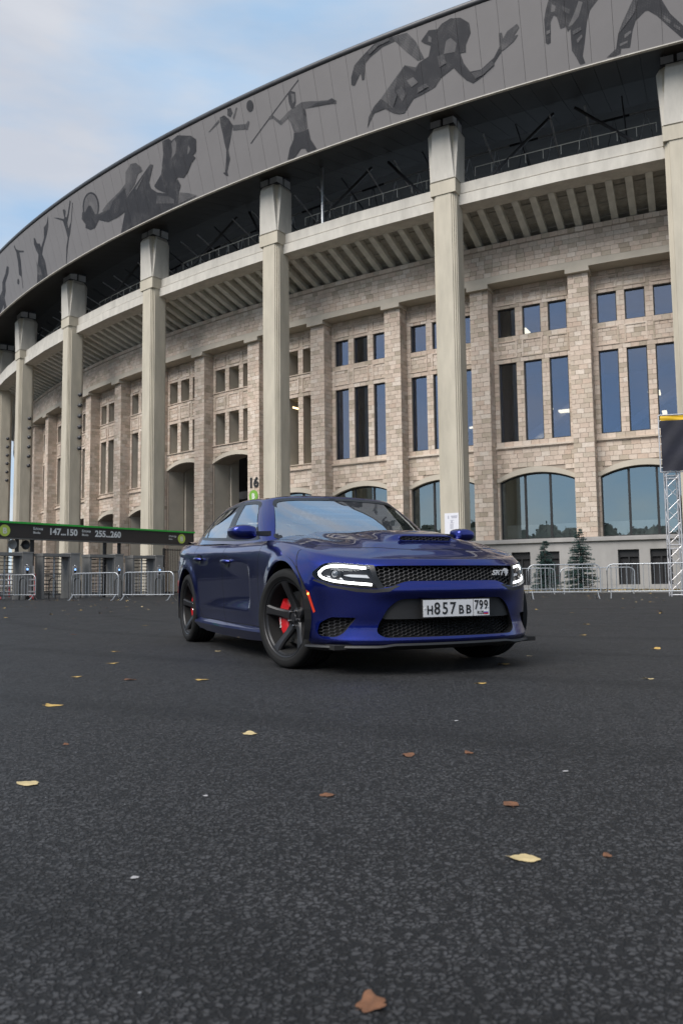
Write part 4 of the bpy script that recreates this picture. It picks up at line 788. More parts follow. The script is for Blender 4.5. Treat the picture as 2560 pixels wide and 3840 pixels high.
zcx = [(-4.3, 1.06), (-4.1, 1.085), (-4.0, 1.10), (-3.7, 1.085), (-3.4, 1.06), (-1.0, 1.0), (-.8, 1.03), (-.62, 1.035), (-.3, 1.012), (0, .985), (.2, .960), (.4, .928), (.5, .903), (.6, .871), (.7, .836), (.8, .800), (.87, .775), (1., .77)]
zc = lambda X: pchip([a for a, _ in zcx], [b for _, b in zcx], X)
rows = []
for j in range(NV):
    rows.append(np.stack([o2[:, 0]-nrm[:, 0]*ii[j], np.maximum(o2[:, 1]-nrm[:, 1]*ii[j], 0), zz[j]], 1))
edge = rows[-1]
spx = np.clip(edge[:, 0], -3.9, .62)
for j in range(1, NR+1):
    s = j/NR; s = s**.9
    X = edge[:, 0]*(1-s)+spx*s; Y = edge[:, 1]*(1-s)
    g_ = 1-(1-s)**2.3
    rows.append(np.stack([X, Y, edge[:, 2]+(zc(X)-edge[:, 2])*g_], 1))
V = np.array(rows)                                     # rows x NU x 3
X, Y, Zc = V[..., 0].copy(), V[..., 1].copy(), V[..., 2].copy()
top = np.zeros_like(X); top[NV-1:] = 1
side = 1-top
# wheel arch flares
for cx, rr in ((.02, .405), (-3.05, .41)):
    d = np.hypot(X-cx, Zc-.385)-rr
    Y += side*(Y > .8)*.016*S((.11-d)/.11)*(d > -.05)
# hollow in the doors
zu = .80+(-.9-X)*.125
Y -= side*.030*S((-.85-X)/.10)*np.clip((X+2.5)/1.6, 0, 1)*S((Zc-.37)/.14)*S((zu-Zc)/.16)
# crease low on the doors
Y += side*.004*S(1-np.abs(Zc-.385)/.05)*S((-.8-X)/.15)*S((X+2.7)/.2)
# bumper: the beam over the big opening stands forward, hollows run in from the side vents
Xb = side*(X > .45)
X += Xb*.018*np.exp(-((Zc-.555)/.045)**2)*S((.62-Y)/.2)
X -= Xb*.009*np.exp(-((Zc-.325)/.06)**2)*np.exp(-((Y-.62)/.16)**2)
X += Xb*.007*np.exp(-((Zc-.222)/.022)**2)
# bonnet: raised middle, scoop, side hollows
Zc += top*.020*S((.50-Y)/.12)*S((.66-X)/.18)*S((X+.9)/.3)
Zc += top*.036*S((.505-X)/.022)*S((.34-Y)/.15)*S((X+.30)/.62)
Zc -= top*.016*np.exp(-((Y-.50)/.09)**2)*np.exp(-((X+.02)/.22)**2)
Zc += top*.012*np.exp(-((Y-.66)/.07)**2)*S((.45-X)/.3)*S((X+.7)/.2)
# boot lip
Zc += top*.028*S((-3.93-X)/.10)*(Y < .72)
X = np.where(Y < 1e-6, X, X)
V = np.stack([X, Y, Zc], -1)
nrw = len(rows)
def grid_bm(V):
    bm = bmesh.new(); nr, nu = V.shape[:2]
    for sgn in (1, -1):
        vs = [[bm.verts.new((V[j, i, 0], V[j, i, 1]*sgn, V[j, i, 2])) for i in range(nu)] for j in range(nr)]
        for j in range(nr-1):
            for i in range(nu-1):
                f = (vs[j][i], vs[j][i+1], vs[j+1][i+1], vs[j+1][i])
                bm.faces.new(f if sgn < 0 else f[::-1])
    bmesh.ops.remove_doubles(bm, verts=bm.verts, dist=2e-4)
    bmesh.ops.dissolve_degenerate(bm, dist=1e-5, edges=bm.edges)
    bm.normal_update()
    if sum(f.normal.y*f.calc_area()*(1 if f.calc_center_median().y > 0 else -1) for f in bm.faces) < 0: bmesh.ops.reverse_faces(bm, faces=bm.faces)
    bm.normal_update(); return bm
def inside(poly, x, y):
    c = False
    for i in range(len(poly)):
        (x1, y1), (x2, y2) = poly[i-1], poly[i]
        if (y1 > y) != (y2 > y) and x < (x2-x1)*(y-y1)/(y2-y1)+x1: c = not c
    return c
class Skin:
    "a body surface with its true normals, cut by outlines"
    def __init__(s, bm):
        s.bm = bm
        bm.verts.ensure_lookup_table(); bm.faces.ensure_lookup_table()
        c = bm.copy(); bmesh.ops.triangulate(c, faces=c.faces); c.normal_update(); c.verts.ensure_lookup_table(); c.faces.ensure_lookup_table()
        s.co = [v.co.copy() for v in c.verts]; s.no = [v.normal.copy() for v in c.verts]; s.tri = [tuple(v.index for v in f.verts) for f in c.faces]
        s.tree = BVHTree.FromPolygons(s.co, s.tri); c.free()
    def normal(s, p, fi):
        a, b, c = s.tri[fi]; A, B, Cc = s.co[a], s.co[b], s.co[c]
        v0, v1, v2 = B-A, Cc-A, p-A; d00, d01, d11, d20, d21 = v0.dot(v0), v0.dot(v1), v1.dot(v1), v2.dot(v0), v2.dot(v1); den = d00*d11-d01*d01
        if abs(den) < 1e-16: return s.no[a]
        v = (d11*d20-d01*d21)/den; w_ = (d00*d21-d01*d20)/den
        return (s.no[a]*(1-v-w_)+s.no[b]*v+s.no[c]*w_).normalized()
    def near(s, p): l, n, i, d = s.tree.find_nearest(p); return l, s.normal(l, i), d
    def cast(s, o, d):
        l, n, i, t = s.tree.ray_cast(Vector(o), Vector(d)); return (l, s.normal(l, i)) if l else (None, None)
    def cut(s, poly, axis, keep, wall=None, wall_mat=1, delete=True, mat=None):
        "cut the outline poly (2-D, seen along axis) through the faces for which keep(centre) holds"
        bm = s.bm; xs = [p[0] for p in poly]; ys = [p[1] for p in poly]; m = .05
        pr = (lambda c: (c.y, c.z)) if axis == 'x' else (lambda c: (c.x, c.z)) if axis == 'y' else (lambda c: (c.x, c.y))
        up = {'x': Vector((1, 0, 0)), 'y': Vector((0, 1, 0)), 'z': Vector((0, 0, 1))}[axis]
        to3 = {'x': lambda p: Vector((0, p[0], p[1])), 'y': lambda p: Vector((p[0], 0, p[1])), 'z': lambda p: Vector((p[0], p[1], 0))}[axis]
        for i in range(len(poly)):
            a, b = poly[i-1], poly[i]; A, B = to3(a), to3(b); n = up.cross(B-A)
            if n.length < 1e-7: continue
            n.normalize(); mm = .035
            lo = (min(a[0], b[0])-mm, min(a[1], b[1])-mm); hi = (max(a[0], b[0])+mm, max(a[1], b[1])+mm)
            fs = []
            for f in bm.faces:
                c = f.calc_center_median()
                u, v = pr(c)
                if lo[0] <= u <= hi[0] and lo[1] <= v <= hi[1] and keep(c): fs.append(f)
            if not fs: continue
            g = set(fs)
            for f in fs: g.update(f.edges); g.update(f.verts)
            bmesh.ops.bisect_plane(bm, geom=list(g), plane_co=A, plane_no=n, dist=1e-5)
        hit = []
        x0, x1, y0, y1 = min(xs), max(xs), min(ys), max(ys)
        for f in bm.faces:
            c = f.calc_center_median(); u, v = pr(c)
            if x0 <= u <= x1 and y0 <= v <= y1 and keep(c) and inside(poly, u, v): hit.append(f)
        if mat is not None:
            for f in hit: f.material_index = mat
        if delete:
            hs = set(hit); bd = [e for f in hit for e in f.edges if sum(1 for g in e.link_faces if g not in hs) == 1]
            bd = list(dict.fromkeys(bd))
            bmesh.ops.delete(bm, geom=hit, context='FACES')
            if wall is not None:
                bd = [e for e in bd if e.is_valid]
                r = bmesh.ops.extrude_edge_only(bm, edges=bd); w_ = Vector(wall)
                for v in [x for x in r['geom'] if isinstance(x, bmesh.types.BMVert)]:
                    v.co += Vector((w_.x, w_.y*(1 if v.co.y > 0 else -1), w_.z))
                for f in [x for x in r['geom'] if isinstance(x, bmesh.types.BMFace)]: f.material_index = wall_mat+10
        return hit
    def patch(s, poly, axis, direc, off=.0025, step=.04, name='patch', mat_=None, parent=None, guard=None, uvd=None, smooth=True):
        "a sheet over the surface with the given outline; direc: the side the outline is seen from"
        b2 = bmesh.new(); vs = [b2.verts.new((p[0], p[1], 0)) for p in poly]; b2.faces.new(vs)
        xs = [p[0] for p in poly]; ys = [p[1] for p in poly]
        for lo, hi, nn in ((min(xs), max(xs), Vector((1, 0, 0))), (min(ys), max(ys), Vector((0, 1, 0)))):
            k = int((hi-lo)/step)
            for i in range(1, k+1):
                bmesh.ops.bisect_plane(b2, geom=list(b2.verts)+list(b2.edges)+list(b2.faces), plane_co=nn*(lo+(hi-lo)*i/(k+1)), plane_no=nn, dist=1e-6)
        D = Vector(direc); ok = {}
        for v in b2.verts:
            p = v.co.copy()
            o = {'x': Vector((0, p.x, p.y)), 'y': Vector((p.x, 0, p.y)), 'z': Vector((p.x, p.y, 0))}[axis] - D*3
            o = {'x': Vector((-D.x*3 + (.0), p.x, p.y)), 'y': Vector((p.x, -D.y*3, p.y)), 'z': Vector((p.x, p.y, 3))}[axis]
            l, nr = s.cast(o, D)
            if l is None: l, nr, _ = s.near(o+D*2)
            v.co = l+nr*off; ok[v] = nr
        b2.normal_update()
        for f in b2.faces:
            if f.normal.dot(ok[f.verts[0]]) < 0: f.normal_flip()
            f.smooth = smooth
        me = bpy.data.meshes.new(name); b2.to_mesh(me); b2.free(); me.materials.append(mat_)
        return link(name, me, parent)
    def strip(s, pts, wid=.004, off=.0008, dense=.02):
        "thin dark line along a path laid on the surface; returns (verts, faces)"
        q = []
        for a, b in zip(pts[:-1], pts[1:]):
            a, b = Vector(a), Vector(b); n = max(1, int((b-a).length/dense))
            q += [a.lerp(b, i/n) for i in range(n)]
        q.append(Vector(pts[-1])); c = [s.near(p)[:2] for p in q]; vs = []
        for i, (l, nr) in enumerate(c):
            t = (c[min(i+1, len(c)-1)][0]-c[max(i-1, 0)][0]); sd_ = t.cross(nr)
            if sd_.length < 1e-9: sd_ = Vector((0, 0, 1))
            sd_.normalize(); vs += [l+nr*off-sd_*wid/2, l+nr*off+sd_*wid/2]
        return vs, [(2*i, 2*i+1, 2*i+3, 2*i+2) for i in range(len(c)-1)]
    def finish(s, parts, mats, parent):
        "split into named parts; every vertex keeps the normal of the whole surface"
        bm = s.bm; bm.normal_update(); groups = {}
        for f in bm.faces: groups.setdefault(parts(f.calc_center_median(), f), []).append(f)
        outp = {}
        for nm, fs in groups.items():
            idx = {}; co = []; fc = []; nl = []; mi = []; cache = {}
            for f in fs:
                ff = []
                for v in f.verts:
                    if v not in idx: idx[v] = len(co); co.append(v.co.copy())
                    ff.append(idx[v])
                fc.append(ff); mi.append(f.material_index % 10)
                for v in f.verts:
                    if f.material_index >= 10: nl.append(f.normal.copy()); continue
                    if v not in cache: cache[v] = s.near(v.co)[1]
                    nn = cache[v]; nl.append(nn if nn.dot(f.normal) > .2 else f.normal.copy())
            me = bpy.data.meshes.new(nm); me.from_pydata(co, [], fc)
            for m in mats: me.materials.append(m)
            me.polygons.foreach_set('material_index', mi); me.polygons.foreach_set('use_smooth', [True]*len(fc)); me.update()
            me.normals_split_custom_set([tuple(n) for n in nl])
            outp[nm] = link(nm, me, parent)
        return outp
def mirror(poly): return [(-a, b) for a, b in reversed(poly)]
def circle(cx, cy, r, n=48, a0=0, a1=2*PI): return [(cx+r*math.cos(a0+(a1-a0)*i/n), cy+r*math.sin(a0+(a1-a0)*i/n)) for i in range(n)]
def rounded(pts, r, n=4):
    o = []
    for i in range(len(pts)):
        p0, p1, p2 = Vector(pts[i-1]), Vector(pts[i]), Vector(pts[(i+1) % len(pts)])
        rr = r[i] if isinstance(r, (list, tuple)) else r
        d0, d2 = (p0-p1), (p2-p1); k = min(rr, d0.length*.48, d2.length*.48)
        a, b = p1+d0.normalized()*k, p1+d2.normalized()*k
        for j in range(n+1): t = j/n; x = a*(1-t)**2+p1*2*t*(1-t)+b*t*t; o.append((x.x, x.y))
    return o
body = Skin(grid_bm(V))
front = lambda c: c.x > .15
GR = rounded([(-.555, .728), (.555, .728), (.545, .665), (.505, .583), (.455, .588), (.36, .624), (-.36, .624), (-.455, .588), (-.505, .583), (-.545, .665)], [.02, .02, .02, .015, .03, .04, .04, .03, .015, .02], 3)
LO = rounded([(-.40, .507), (.40, .507), (.475, .45), (.535, .33), (.545, .285), (.50, .252), (-.50, .252), (-.545, .285), (-.535, .33), (-.475, .45)], .045, 3)
FOG = rounded([(.655, .385), (.79, .388), (.838, .35), (.85, .285), (.84, .260), (.765, .256), (.725, .285)], .018, 3)
HLf = rounded([(.575, .733), (.76, .757), (.815, .752), (.872, .690), (.862, .648), (.79, .606), (.64, .580), (.535, .575), (.560, .655)], [.01, .04, .03, .035, .03, .03, .03, .01, .01], 3)
body.cut(GR, 'x', front, wall=(-.07, 0, 0)); body.cut(LO, 'x', front, wall=(-.09, 0, 0))
for s_ in (1, -1):
    f_ = FOG if s_ > 0 else mirror(FOG); hl = HLf if s_ > 0 else mirror(HLf)
    body.cut(f_, 'x', front, wall=(-.06, -.01, 0)); body.cut(hl, 'x', lambda c: c.x > .1, wall=(-.055, -.03, 0))
for cx, rr in ((.02, .402), (-3.05, .402)):
    A_ = [(cx-rr*1.0, .0), (cx+rr, .0)]+[(cx+rr*math.cos(a), .385+rr*math.sin(a)) for a in [PI*i/28 for i in range(29)]]
    body.cut(A_, 'y', lambda c: abs(c.y) > .5, wall=(0, -.035, 0), wall_mat=0)
greenplan = [(-.50, -.78), (-.50, .78), (-3.7, .72), (-3.7, -.72)]
for f in body.bm.faces:
    c = f.calc_center_median()
    if c.z > .95 and -3.55 < c.x < -.74 and abs(c.y) < .74-.05*max(0, -2.8-c.x) and f.normal.z > .6: f.material_index = 2
def seam_front(c):     # the bonnet's front shut line
    return .66-.40*abs(min(abs(c.y), .74)/.74)**2.6
def bparts(c, f):
    a = abs(c.y)
    if f.material_index == 2: return 'parcel_deck'
    if -.64 < c.x < seam_front(c) and a < .755 and c.z > .80 and f.material_index < 10: return 'bonnet'
    if c.x > .36 or (c.x > .2 and c.z < .30): return 'front_bumper'
    if c.z > .262 and a > .55 and c.z < 1.06:
        if -1.74+.02*0 < c.x < -.60+max(0, .5-c.z)*.35: return 'front_door' if c.y < 0 else 'front_door_left'
        if -2.77+max(0, .62-c.z)*.55 < c.x <= -1.74: return 'rear_door' if c.y < 0 else 'rear_door_left'
    if c.x < -3.5 and c.z < .82: return 'rear_bumper'
    if c.x < -3.56 and a < .70: return 'boot_lid'
    return 'body'
# cut clean door and bumper lines before splitting
for X0, tilt in ((-.60, 0.), (-1.74, 0.), (-2.77, 0.), (.36, 0.), (-3.5, 0.)):
    bmesh.ops.bisect_plane(body.bm, geom=list(body.bm.verts)+list(body.bm.edges)+list(body.bm.faces), plane_co=(X0, 0, 0), plane_no=(1, 0, 0), dist=1e-5)
bo = body.finish(bparts, [M['paint'], M['blackp'], M['cabin']], CAR)
for nm in ('front_door_left', 'rear_door_left'):
    if nm in bo: bo[nm].name = nm.replace('_left', '')
# panel gaps
sm = MB()
def gap(pts, w_=.0065): v, f = body.strip(pts, w_); sm.add(v, f)
for y in (-1, 1):
    gap([(-.545, .88*y, .955), (-.605, .93*y, .80), (-.605, .95*y, .50), (-.56, .95*y, .36), (-.49, .95*y, .262)])
    gap([(-1.66, .87*y, .975), (-1.74, .93*y, .84), (-1.74, .95*y, .60), (-1.68, .95*y, .40), (-1.64, .95*y, .262)])
    gap([(-2.72, .87*y, 1.02), (-2.77, .93*y, .85), (-2.74, .95*y, .66), (-2.60, .95*y, .45), (-2.46, .95*y, .28)])
    gap([(-.49, .95*y, .262), (-1.5, .95*y, .262), (-2.46, .95*y, .275)])
    pts = [(seam_front(Vector((0, t, 0))), t*y, .86+.0*t) for t in [i*.037 for i in range(21)]]
    gap([(p[0], p[1], .83+.05*(.66-p[0])/.4) for p in pts]); e = pts[-1]
    gap([(e[0], e[1], .87), (.0, .765*y, .94), (-.35, .785*y, .98), (-.62, .80*y, 1.0)])
    gap([(.375, .93*y, .640), (.30, .92*y, .73), (.20, .86*y, .84), (e[0], e[1], .868)])
    gap([(-3.5, .95*y, .80), (-3.72, .90*y, .80)])
gap([(-.62, -.72, 1.03), (-.60, 0, 1.05), (-.62, .72, 1.03)], .012)
sm.build('panel_gap', M['seam'], CAR)
# lip under the bumper
lip = MB(); base = [(o2[i, 0], o2[i, 1], nrm[i, 0], nrm[i, 1]) for i in range(NU) if o2[i, 0] > .40]
pts = [(x, -y, a, -b) for x, y, a, b in reversed(base)]+base[1:]
n = len(pts); vs = []
for x, y, a, b in pts:
    k = S(np.array([(abs(y)-.42)/.12]))[0]; z1 = .215-.012*k; ex = .010+.010*k
    for d, z in ((-.05, z1), (ex, z1-.003), (ex+.004, z1-.016), (-.03, z1-.035), (-.14, z1-.055)): vs.append((x+a*d, y+b*d, z))
lip.add(vs, [(i*5+j, (i+1)*5+j, (i+1)*5+j+1, i*5+j+1) for i in range(n-1) for j in range(4)]); lip.build('front_splitter', M['blackp'], CAR, smooth=True, angle=40)
# side skirts
for y in (-1, 1):
    sk = MB(); prof = []; 
    for X0, w_, zt, zb in ((-.40, .905, .250, .165), (-.9, .925, .248, .150), (-1.6, .945, .250, .150), (-2.2, .958, .258, .165), (-2.52, .962, .262, .195)):
        prof.append([(X0, (w_-.06)*y, zt+.018), (X0, w_*y, zt), (X0, (w_+.006)*y, zt-.02), (X0, (w_-.035)*y, zb), (X0, (w_-.25)*y, zb-.01)])
    vs = [p for r in prof for p in r]; sk.add(vs, [(i*5+j, (i+1)*5+j, (i+1)*5+j+1, i*5+j+1) for i in range(4) for j in range(4)]+[(20, 21, 22, 23, 24), (0, 1, 2, 3, 4)])
    sk.build('side_skirt', M['paint'], CAR, smooth=True, angle=28)
# dark wheel wells and floor
ln = MB()
for cx in (.02, -3.05):
    for y in (-1, 1):
        n = 24; ang = [-.35+(PI+.7)*i/n for i in range(n+1)]
        vs = [(cx+.44*math.cos(a), yy*y, .385+.44*math.sin(a)) for a in ang for yy in (.50, .925)]
        ln.add(vs, [(2*i, 2*i+2, 2*i+3, 2*i+1) for i in range(n)])
        ln.add([(cx+.44*math.cos(a), .50*y, .385+.44*math.sin(a)) for a in ang], [tuple(range(n+1))])
ln.box((-1.6, 0, .19), (4.6, 1.62, .03)); ln.box((-1.55, 0, .30), (2.3, 1.72, .2)); ln.box((.50, 0, .30), (.12, 1.30, .28)); ln.box((.3, 0, .5), (.1, 1.0, .4))
ln.build('underbody', M['liner'], CAR)
# honeycomb meshes
def honey(mb, poly, a, b, place, t=.0058, d=.008):
    xs = [p[0] for p in poly]; ys = [p[1] for p in poly]
    nx = int((max(xs)-min(xs))/(a*.75))+3; ny = int((max(ys)-min(ys))/b)+3; x0, y0 = min(xs)-a, min(ys)-b
    seen = set()
    for i in range(nx):
        for j in range(ny):
            cx = x0+i*a*.75; cy = y0+j*b+(b/2 if i % 2 else 0)
            c = [(cx+a/2, cy), (cx+a/4, cy+b/2), (cx-a/4, cy+b/2), (cx-a/2, cy), (cx-a/4, cy-b/2), (cx+a/4, cy-b/2)]
            for k in range(6):
                p, q_ = c[k], c[(k+1) % 6]; key = tuple(sorted(((round(p[0], 4), round(p[1], 4)), (round(q_[0], 4), round(q_[1], 4)))))
                if key in seen: continue
                seen.add(key)
                if not (inside(poly, *p) and inside(poly, *q_)):
                    if not (inside(poly, *p) or inside(poly, *q_)): continue
                    lo, hi = (p, q_) if inside(poly, *p) else (q_, p)
                    for _ in range(6):
                        m_ = ((lo[0]+hi[0])/2, (lo[1]+hi[1])/2)
                        if inside(poly, *m_): lo = m_
                        else: hi = m_
                        if _ == 5: p, q_ = ((p if inside(poly, *p) else q_), lo)
                ux, uy = q_[0]-p[0], q_[1]-p[1]; l_ = math.hypot(ux, uy)
                if l_ < 1e-5: continue
                ox, oy = -uy/l_*t/2, ux/l_*t/2
                A, B = place(*p), place(*q_)
                mb.add([(A-d, p[0]+ox, p[1]+oy), (A-d, p[0]-ox, p[1]-oy), (A, p[0], p[1]), (B-d, q_[0]+ox, q_[1]+oy), (B-d, q_[0]-ox, q_[1]-oy), (B, q_[0], q_[1])], [(0, 3, 5, 2), (1, 2, 5, 4)])
def nose(y, z, back):
    l, nr = body.cast((2.5, y, z), (-1, 0, 0)); return (l.x if l else .6)-back
def recess(name, poly, a, b, back, dark, mm='mesh_dark'):
    mb = MB(); honey(mb, poly, a, b, lambda y, z: nose(y, z, back)); mb.build(name, M[mm], CAR)
    body.patch(poly, 'x', (-1, 0, 0), -dark, .08, 'grille_backing', M['liner'], CAR)
recess('grille', GR, .042, .0235, .022, .066, 'mesh')
LOM = [p for p in LO]; lowm = rounded([(-.50, .375), (.50, .375), (.535, .33), (.54, .285), (.50, .256), (-.50, .256), (-.54, .285), (-.535, .33)], .02, 3)
recess('lower_grille', lowm, .038, .0215, .055, .088)
for y in (1, -1): recess('bumper_vent', FOG if y > 0 else mirror(FOG), .038, .0215, .035, .058)
up = rounded([(-.395, .502), (.395, .502), (.468, .448), (.518, .372), (-.518, .372), (-.468, .448)], .03, 3)
body.patch(up, 'x', (-1, 0, 0), -.018, .06, 'plate_panel', M['blackp'], CAR)
# number plate
pl = MB(); XP = .915; ZP = .44
pl.box((XP, 0, ZP), (.012, .534, .124)); o = pl.build('number_plate', M['blackp'], CAR)
pl = MB(); pl.box((XP+.007, -.067, ZP), (.004, .388, .112)); pl.box((XP+.007, .196, ZP), (.004, .126, .112)); pl.build('plate_face', M['plate'], o)
def ptxt(s_, y, z, size, sx=1., bold=.0016):
    me = text_mesh(s_, size, M['plate_ink'], .0008, bold, 'LEFT', sx=sx); link('plate_text', me, o, (XP+.0105, y, z), rot=(PI/2, 0, PI/2))
for ch, y, z, size, sx in (('H', -.236, -.038, .082, .84), ('8', -.180, -.038, .112, .86), ('5', -.118, -.038, .112, .86), ('7', -.058, -.038, .112, .86), ('B', .010, -.038, .082, .92), ('B', .068, -.038, .082, .92)):
    ptxt(ch, y, ZP+z, size, sx)
for ch, y in (('7', .138), ('9', .175), ('9', .214)): ptxt(ch, y, ZP-.012, .088, .76)
ptxt('RUS', .158, ZP-.045, .030, 1., .0004)
for i, m_ in enumerate(('flag_w', 'flag_b', 'flag_r')):
    f_ = MB(); f_.box((XP+.0105, .230, ZP-.026-i*.008), (.002, .036, .008)); f_.build('flag_stripe', M[m_], o)
f_ = MB()
for y in (-.248, .248): f_.lathe([(0, .013), (.005, .013), (.006, .009)], 10, 'x', (XP, y, ZP)) 
f_.build('plate_screw', M['steel_grey'], o)
# grille lettering and round cat emblem
t_ = text_mesh('SRT', .050, M['badge'], .003, .0012, 'LEFT', shear=.32, sx=1.25); xg = nose(.36, .675, .012)
link('grille_badge', t_, CAR, (xg, .335, .660), rot=(PI/2, 0, PI/2+.10))
e_ = MB(); xg = nose(.465, .675, .008)
cat = [(-.020, .020), (-.008, .028), (.008, .026), (.022, .014), (.020, .004), (.012, .006), (.022, -.004), (.014, -.010), (.008, -.024), (-.004, -.026), (-.002, -.010), (-.014, -.004), (-.008, .006), (-.020, .008)]
e_.prism([(xg, .468+a, .680+b) for a, b in cat], (.006, 0, 0)); e_.build('grille_emblem', M['badge'], CAR)
# headlights
def headlight(sg):
    P = HLf if sg > 0 else mirror(HLf)
    hb = body.patch(P, 'x', (-1, 0, 0), -.050, .05, 'headlight', M['lamp_inner'], CAR)
    # C-shaped light ring
    path = [(.600, .720), (.70, .736), (.775, .742), (.818, .728), (.850, .688), (.835, .655), (.785, .632), (.70, .617), (.60, .606), (.572, .603)]
    pts = []
    for a, b in zip(path[:-1], path[1:]):
        for i in range(5): pts.append((a[0]+(b[0]-a[0])*i/5, a[1]+(b[1]-a[1])*i/5))
    pts.append(path[-1]); d_ = MB(); cc_ = []
    for y, z in pts:
        l, nr = body.cast((2.5, y*sg, z), (-1, 0, 0)); cc_.append(l-nr*.016)
    for _ in range(2): cc_ = [cc_[0]]+[(cc_[i-1]+cc_[i]*2+cc_[i+1])/4 for i in range(1, len(cc_)-1)]+[cc_[-1]]
    d_.tube(cc_, .0085, 8); d_.build('light_ring', M['drl'], hb, smooth=True)
    # projector, bezel, inner reflector bar
    l, nr = body.cast((2.5, .775*sg, .682), (-1, 0, 0)); c = l-nr*.030; zq = nr.to_track_quat('Z', 'Y').to_matrix().to_4x4()
    for nm, prof, m_ in (('lens', [(.0, .022), (.012, .020), (.022, .012), (.027, .0)], M['lens']), ('bezel', [(.027, -.01), (.030, .006), (.038, .010), (.044, .0), (.046, -.015)], M['blackg'])):
        q_ = MB(); q_.lathe(prof, 24); me = q_.mesh(nm, m_, True); me.transform(Matrix.Translation(c) @ zq); link(nm, me, hb)
    bar = [(.585, .648), (.690, .658), (.712, .664), (.735, .672), (.700, .678), (.600, .672)]
    body.patch([(y*sg, z) for y, z in (bar if sg > 0 else reversed(bar))], 'x', (-1, 0, 0), -.034, .03, 'reflector', M['steel_grey'], hb)
    eb = [(.735, .640), (.80, .652), (.822, .672), (.80, .668), (.745, .655)]
    body.patch([(y*sg, z) for y, z in (eb if sg > 0 else reversed(eb))], 'x', (-1, 0, 0), -.032, .03, 'reflector', M['steel_grey'], hb)
    body.patch(P, 'x', (-1, 0, 0), .001, .035, 'cover', M['coverglass'], hb)
    # dark band under the lamp running into the grille
    bz = [(.50, .578), (.545, .572), (.64, .577), (.79, .603), (.862, .645), (.868, .636), (.80, .590), (.66, .556), (.56, .548), (.47, .556), (.44, .575), (.40, .592), (.43, .597), (.46, .585)]
    bz = [(y*sg, z) for y, z in bz]
    body.patch(bz if sg > 0 else bz[::-1], 'x', (-1, 0, 0), .0015, .03, 'lower_bezel', M['blackp'], hb)
for sg in (-1, 1): headlight(sg)
# the black strip between lamp and grille
for sg in (-1, 1):
    bz = [(.548, .732), (.585, .736), (.566, .655), (.540, .575), (.500, .580), (.540, .665)]; bz = [(y*sg, z) for y, z in bz]
    body.patch(bz if sg > 0 else bz[::-1], 'x', (-1, 0, 0), .0012, .03, 'grille_post', M['blackg'], CAR)
# side markers
for sg in (-1, 1):
    bz = [(.422, .572), (.446, .560), (.490, .425), (.476, .415)]
    mk = body.patch(bz, 'y', (0, -sg, 0), .003, .03, 'side_marker', M['amber'], CAR)
    l, nr, _ = body.near(Vector((.446, .90*sg, .545))); b_ = MB(); b_.lathe([(0, .004), (.008, .003), (.009, 0)], 10); me = b_.mesh('bulb', M['amber_bulb'], True); me.transform(Matrix.Translation(l+nr*.003) @ nr.to_track_quat('Z', 'Y').to_matrix().to_4x4()); link('bulb', me, mk)
    bz = [(-3.56, .66), (-3.52, .66), (-3.47, .52), (-3.49, .52)]
    body.patch(bz, 'y', (0, -sg, 0), .003, .03, 'rear_marker', M['redlamp'], CAR)
# bonnet scoop grille
sg_ = MB(); pol_s = rounded([(-.205, .912), (.205, .912), (.225, .936), (.19, .949), (-.19, .949), (-.225, .936)], .012, 3)
honey(sg_, pol_s, .036, .019, lambda y, z: .522-.10*y*y, .004, .006); o = sg_.build('bonnet_scoop', M['mesh'], CAR)
b_ = MB(); b_.poly([(.516-.10*y*y, y, z) for y, z in pol_s]); b_.build('scoop_backing', M['liner'], o)
b_ = MB(); pts = [(.524-.10*y*y, y, z) for y, z in pol_s]; b_.tube(pts, .005, 6, closed=True); b_.build('scoop_lip', M['paint'], o, smooth=True)

# --- greenhouse
BELT = [(-.47, 0, .99), (-.49, .30, .985), (-.56, .55, .97), (-.635, .72, .955), (-.735, .797, .95), (-.95, .818, .955), (-1.4, .828, .97), (-1.9, .828, 1.0), (-2.4, .82, 1.02), (-2.85, .80, 1.04), (-3.25, .765, 1.05), (-3.58, .69, 1.05), (-3.74, .50, 1.05), (-3.80, .25, 1.05), (-3.82, 0, 1.05)]
TOP = [(-1.27, 0, 1.424), (-1.262, .27, 1.418), (-1.245, .47, 1.404), (-1.242, .580, 1.386), (-1.285, .632, 1.376), (-1.42, .645, 1.390), (-1.66, .650, 1.408), (-1.95, .652, 1.414), (-2.3, .645, 1.406), (-2.65, .63, 1.384), (-2.93, .60, 1.352), (-3.08, .535, 1.338), (-3.13, .40, 1.343), (-3.15, .2, 1.350), (-3.16, 0, 1.352)]
gq = np.linspace(0, 14, 200)
def ringspl(T):
    T = np.array(T); m0 = T[1]*[1, -1, 1]; m1 = T[-2]*[1, -1, 1]
    k = np.arange(-1, 16.); return spline(k, np.r_[[m0], T, [m1]], gq)
bl, tp = ringspl(BELT), ringspl(TOP); GV = []
for j in range(26):
    s = j/25; p = bl*(1-s)+tp*s
    bul = .030*math.sin(PI*s); nn = np.gradient(p[:, :2], axis=0); nn /= np.hypot(*nn.T)[:, None]; no = np.stack([nn[:, 1], -nn[:, 0]], 1)
    no[np.sum(no*(p[:, :2]-np.array([-2., 0])), 1) < 0] *= -1
    no[0] = (1, 0); no[-1] = (-1, 0)
    p = p.copy(); p[:, :2] += no*bul; p[:, 1] = np.maximum(p[:, 1], 0); GV.append(p)
rzx = [(-3.2, 1.352), (-2.9, 1.405), (-2.5, 1.445), (-2.1, 1.464), (-1.8, 1.466), (-1.5, 1.452), (-1.2, 1.418)]
rz = lambda x: pchip([a for a, _ in rzx], [b for _, b in rzx], x)
et = GV[-1]; sp_ = np.clip(et[:, 0], -2.8, -1.55)
